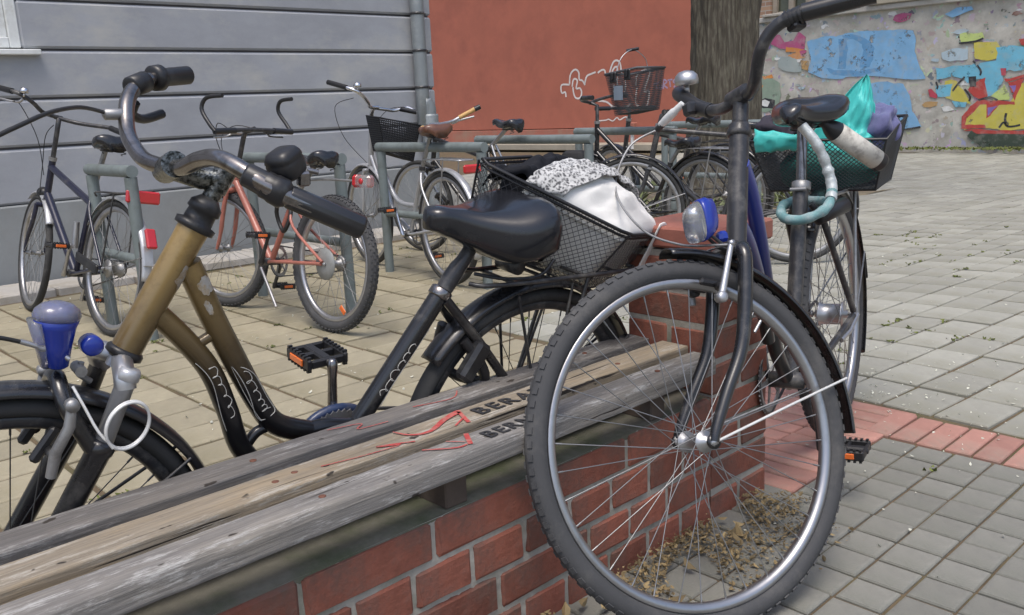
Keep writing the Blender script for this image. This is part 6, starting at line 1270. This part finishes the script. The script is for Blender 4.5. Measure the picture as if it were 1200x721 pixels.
# lamp, cable loop
lc = Vector((.950, .012, .765)); tl_ = Matrix.Rotation(RAD(-10), 3, 'Y')
def lring(z, a, b, x=0, n=24): return [lc + tl_ @ Vector((x + a * cos(q), b * sin(q), z)) for q in [2 * pi * k / n for k in range(n)]]
mb = MB(); mb.loft([lring(.020, .032, .028), lring(.026, .034, .030), lring(.035, .031, .028), lring(.043, .022, .020), lring(.047, .010, .009)]); mb.build('lamp_lens', M['clear_lens'], b2)
mb = MB(); mb.loft([lring(-.055, .013, .015, -.004), lring(-.052, .017, .018, -.004), lring(-.02, .022, .022, -.002), lring(.008, .028, .026), lring(.020, .032, .029), lring(.021, .030, .026)]); lmp = mb.build('headlamp', M['blue_plastic'], b2)
mb = MB(); mb.loft([lring(.022, .020, .026, -.004), lring(.036, .020, .024, -.004), lring(.044, .012, .014, -.004)]); mb.build('lamp_core', M['blue_plastic'], lmp)
mb = MB(); mb.loft([lring(-.054, .006, .012, .012), lring(-.02, .008, .017, .020), lring(.018, .010, .022, .030)]); mb.build('lens_front', M['clear_lens'], lmp)
mb = MB(); mb.lathe(lc + Vector((-.045, .006, -.028)), (0, 1, .1), [(-.016, .012), (-.012, .016), (.012, .016), (.016, .012)], 16); mb.build('lamp_hinge', M['blue_plastic'], lmp)
tubes('lamp_bracket', [(.005, [lc + Vector((-.03, 0, -.055)), (.925, .012, .69), (.91, .012, .675)], 8), (.009, [(.925, -.002, .70), (.925, .028, .70)], 10)], M['dull_alloy'], b2)
lo_c = Vector((.885, .095, .628)); lp = [(.945, .052, .69), (.938, .07, .665), (.926, .09, .625)] + [tuple(lo_c + Vector((.034 * cos(a), .006 * cos(a) + .0022 * (k // 20), .036 * sin(a) - .004 * cos(a) - .0016 * (k // 20)))) for k, a in [(k, RAD(322 - 18 * k)) for k in range(0, 41)]]
mb = MB(); mb.tube(curve(lp, 3), .0023, 7); mb.build('dynamo_cable', M['white_cable'], b2)
# drive train
crankset(b2, (.455, .390), 94, .078, M['tarnish'], .175, M['black_plastic'], .088)
mb = MB(); prof = []
for i in range(25): a = RAD(15 + 160 * i / 24); prof.append((.455 + .095 * cos(a), -.055, .385 + .095 * sin(a)))
mb.tube(prof, .010, 8); mb.build('chain_guard', mat('dark blue chain guard', (.02, .035, .09), .4, coat=.3, dirt=DUST, dscale=18, damt=.35), b2)
mb = MB(); mb.tube([(.40, -.045, .47), (.02, -.045, .375)], .004, 6); mb.build('chain', M['worn_black'], b2)
# rack and mesh basket
mb = MB()
for s in (-1, 1):
    mb.tube(curve([(.19, s * .03, .72), (.13, s * .06, .715), (-.24, s * .06, .69), (-.27, s * .03, .69)], 4), .005, 7); mb.tube([(-.12, s * .06, .70), (-.006, s * .07, .35)], .005, 7)
for k in range(4): mb.tube([(.1 - .1 * k, -.06, .715 - .007 * k), (.1 - .1 * k, .06, .715 - .007 * k)], .004, 6)
mb.build('luggage_rack', M['worn_black'], b2)
A_, B_, C_, D_ = [Vector(p) for p in ((.090, -.080, .946), (-.145, -.175, .921), (-.430, .020, .745), (-.180, .115, .792))]
nn = (D_ - A_).cross(B_ - A_).normalized(); nn = nn if nn.z < 0 else -nn; cen = (A_ + B_ + C_ + D_) / 4
def low(p, t=1.0): return p + (nn * .17 + (cen - p) * .20) * t
rim_pts = []
for p, q in ((A_, B_), (B_, C_), (C_, D_), (D_, A_)): rim_pts += [p.lerp(q, k) for k in (.06, .5, .94)]
mb = MB(); mb.tube(rim_pts, .0042, 8, closed=True); mb.tube([low(p, .06) for p in rim_pts], .0035, 6, closed=True)
for p in (A_, B_, C_, D_): mb.tube([p, low(p)], .0026, 6)
mb.tube([low(p) for p in (A_, B_, C_, D_)], .003, 6, closed=True); bsk = mb.build('basket', M['mesh_black'], b2); mb = MB()
wire_panel(mb, A_, D_, low(D_), low(A_), 23, 11, .0008); wire_panel(mb, A_, B_, low(B_), low(A_), 15, 11, .0008); wire_panel(mb, B_, C_, low(C_), low(B_), 23, 11, .0008); wire_panel(mb, D_, C_, low(C_), low(D_), 15, 11, .0008)
wire_panel(mb, low(A_), low(D_), low(C_), low(B_), 26, 18, .0008); tag(mb.build('basket_wires', M['steel_mesh'], bsk), kind='stuff')

# white bag, printed cloth and black jacket in that basket
M['white_cloth'] = mat('white cotton bag', (.78, .77, .74), .85, var=.05, scale=6, bump=.35, bscale=22, dirt=(.6, .55, .46), dscale=5, damt=.22, sheen=.2)
M['black_cloth'] = mat('black jacket cloth', (.014, .015, .02), .85, var=.25, scale=8, bump=.5, bscale=40, spec=.25)
pc = mat('black and white ornamental print', (.62, .61, .6), .85, var=.05, scale=6, bump=.3, bscale=22, sheen=.2); nt = pc.node_tree; N = nt.nodes; b = [n for n in N if n.type == 'BSDF_PRINCIPLED'][0]
tc = N.new('ShaderNodeTexCoord'); wv = N.new('ShaderNodeTexNoise'); wv.inputs['Scale'].default_value = 55; wv.inputs['Detail'].default_value = 2; wv.inputs['Distortion'].default_value = 3.5; nt.links.new(tc.outputs['Object'], wv.inputs['Vector'])
vo = N.new('ShaderNodeTexVoronoi'); vo.inputs['Scale'].default_value = 150; nt.links.new(tc.outputs['Object'], vo.inputs['Vector'])
mx = N.new('ShaderNodeMix'); mx.data_type = 'FLOAT'; mx.inputs[0].default_value = .35; nt.links.new(wv.outputs['Fac'], mx.inputs[2]); nt.links.new(vo.outputs['Distance'], mx.inputs[3])
cr = N.new('ShaderNodeValToRGB'); cr.color_ramp.elements[0].position = .40; cr.color_ramp.elements[0].color = (.09, .09, .095, 1); cr.color_ramp.elements[1].position = .56; cr.color_ramp.elements[1].color = (.56, .56, .55, 1); nt.links.new(mx.outputs[0], cr.inputs[0]); nt.links.new(cr.outputs[0], b.inputs['Base Color'])
up_ = -nn; e1 = (D_ - A_); e2 = (B_ - A_)
def RQ(u, v, h): return P2 @ (A_ * (1 - u) * (1 - v) + D_ * u * (1 - v) + C_ * u * v + B_ * (1 - u) * v + up_ * h)
def inset(u, v, h):            # inside the tapered basket at depth h below the rim
    u, v = .5 + (u - .5) * (1 + h * 1.3 - .05), .5 + (v - .5) * (1 + h * 1.3 - .05); return RQ(u, v, h)
def mound(u, v):
    b = (sin(pi * min(1, max(0, u))) ** .45) * (sin(pi * min(1, max(0, v))) ** .55)
    return .072 * b * (1.05 - .10 * u) + .008 * fnoise((u * 4, v * 4, 2), 1.4) * b + .030 * (.33 - abs(fnoise((u * 1.6 + v, v * 2.2, 6), 1.3))) * b + .019 * crumple(u, v, 5, 1.7) * b - .012
mb = MB(); n = 40; rings = []
def side_ring(h, k=1.0): 
    out = []
    for i in range(64):
        t = i / 16; s_ = int(t); f = t - s_; u, v = ((f, 0), (1, f), (1 - f, 1), (0, 1 - f))[s_]; u = .30 + .68 * u; v = .03 + .94 * v
        p = inset(u, v, h + .006 * fnoise((u * 5, v * 5, h * 20), 1.5)); out.append(p + (P2.to_3x3() @ Vector((1, 1, 0))) * .003 * fnoise((u * 6, v * 6, h * 30), 1.8))
    return out
mb.loft([side_ring(h) for h in (-.158, -.13, -.10, -.07, -.04, -.015)]); 
mb.grid(lambda u, v: RQ(.30 + .68 * u, .03 + .94 * v, mound(.12 + .88 * u, v) + (0 if 0 < u < 1 and 0 < v < 1 else -.012)), 80, 70)
wb = mb.build('cloth_bag', M['white_cloth']); own_base(wb, P2 @ low(cen)); tag(wb, 'white cotton bag bulging over the rim of the black mesh basket', 'bag')
mb = MB(); mb.grid(lambda u, v: RQ(1.0 + .05 * v + .02 * u, .55 + .40 * u, .028 - .16 * v - .05 * v * v + .006 * sin(u * 9)), 14, 16, .003); tp = mb.build('bag_handle', M['white_cloth']); tp.data.transform(Matrix.Translation(-wb.location)); tp.parent = wb
mb = MB()
def scarf(u, v):
    uu, vv = .29 + .24 * u + .26 * v * u, .01 + .97 * v; edge = .012 * fnoise((v * 5, 3, 1), 1.3); uu += edge * u
    return RQ(uu, vv, mound((uu - .18) / .82, vv) + .007 + .010 * sin(pi * v) + .007 * fnoise((uu * 9, vv * 6, 4), 1.4) + .013 * crumple(uu, vv, 12, 2.0))
mb.grid(scarf, 70, 70, .003); sc_ = mb.build('printed_cloth', pc); own_base(sc_, RQ(.45, .5, .02)); tag(sc_, 'black and white patterned cloth laid over the white bag in the mesh basket', 'cloth')
mb = MB()
def jtop(u, v):
    uu, vv = .07 + .28 * u, .05 + .97 * v; f = sin(pi * min(1, max(0, u))) ** .6
    return RQ(uu, vv, -.004 + .046 * f * (.45 + .55 * v) + .014 * sin(uu * 26 + vv * 5 + 2 * fnoise((uu * 3, vv * 3, 1), 2)) * (.4 + f) * .6 + .012 * fnoise((uu * 7, vv * 5, 8), 1.4) + .010 * crumple(uu, vv, 31, 3.0) - .05 * (u > .97) - .028 * (u < .02) - .02 * (v < .01) - .02 * (v > .99))
mb.grid(jtop, 50, 66, .004)
def jside(h): 
    out = []
    for i in range(48):
        t = i / 12; s_ = int(t); f = t - s_; u, v = ((f, 0), (1, f), (1 - f, 1), (0, 1 - f))[s_]; out.append(inset(.12 + .22 * u, .03 + .94 * v, h + .004 * fnoise((u * 5, v * 5, h * 30), 1.5)))
    return out
mb.loft([jside(h) for h in (-.155, -.12, -.08, -.04, -.008)]); jk = mb.build('jacket', M['black_cloth']); own_base(jk, inset(.26, .5, -.155)); tag(jk, 'black jacket bundled into the saddle end of the mesh basket', 'clothing')
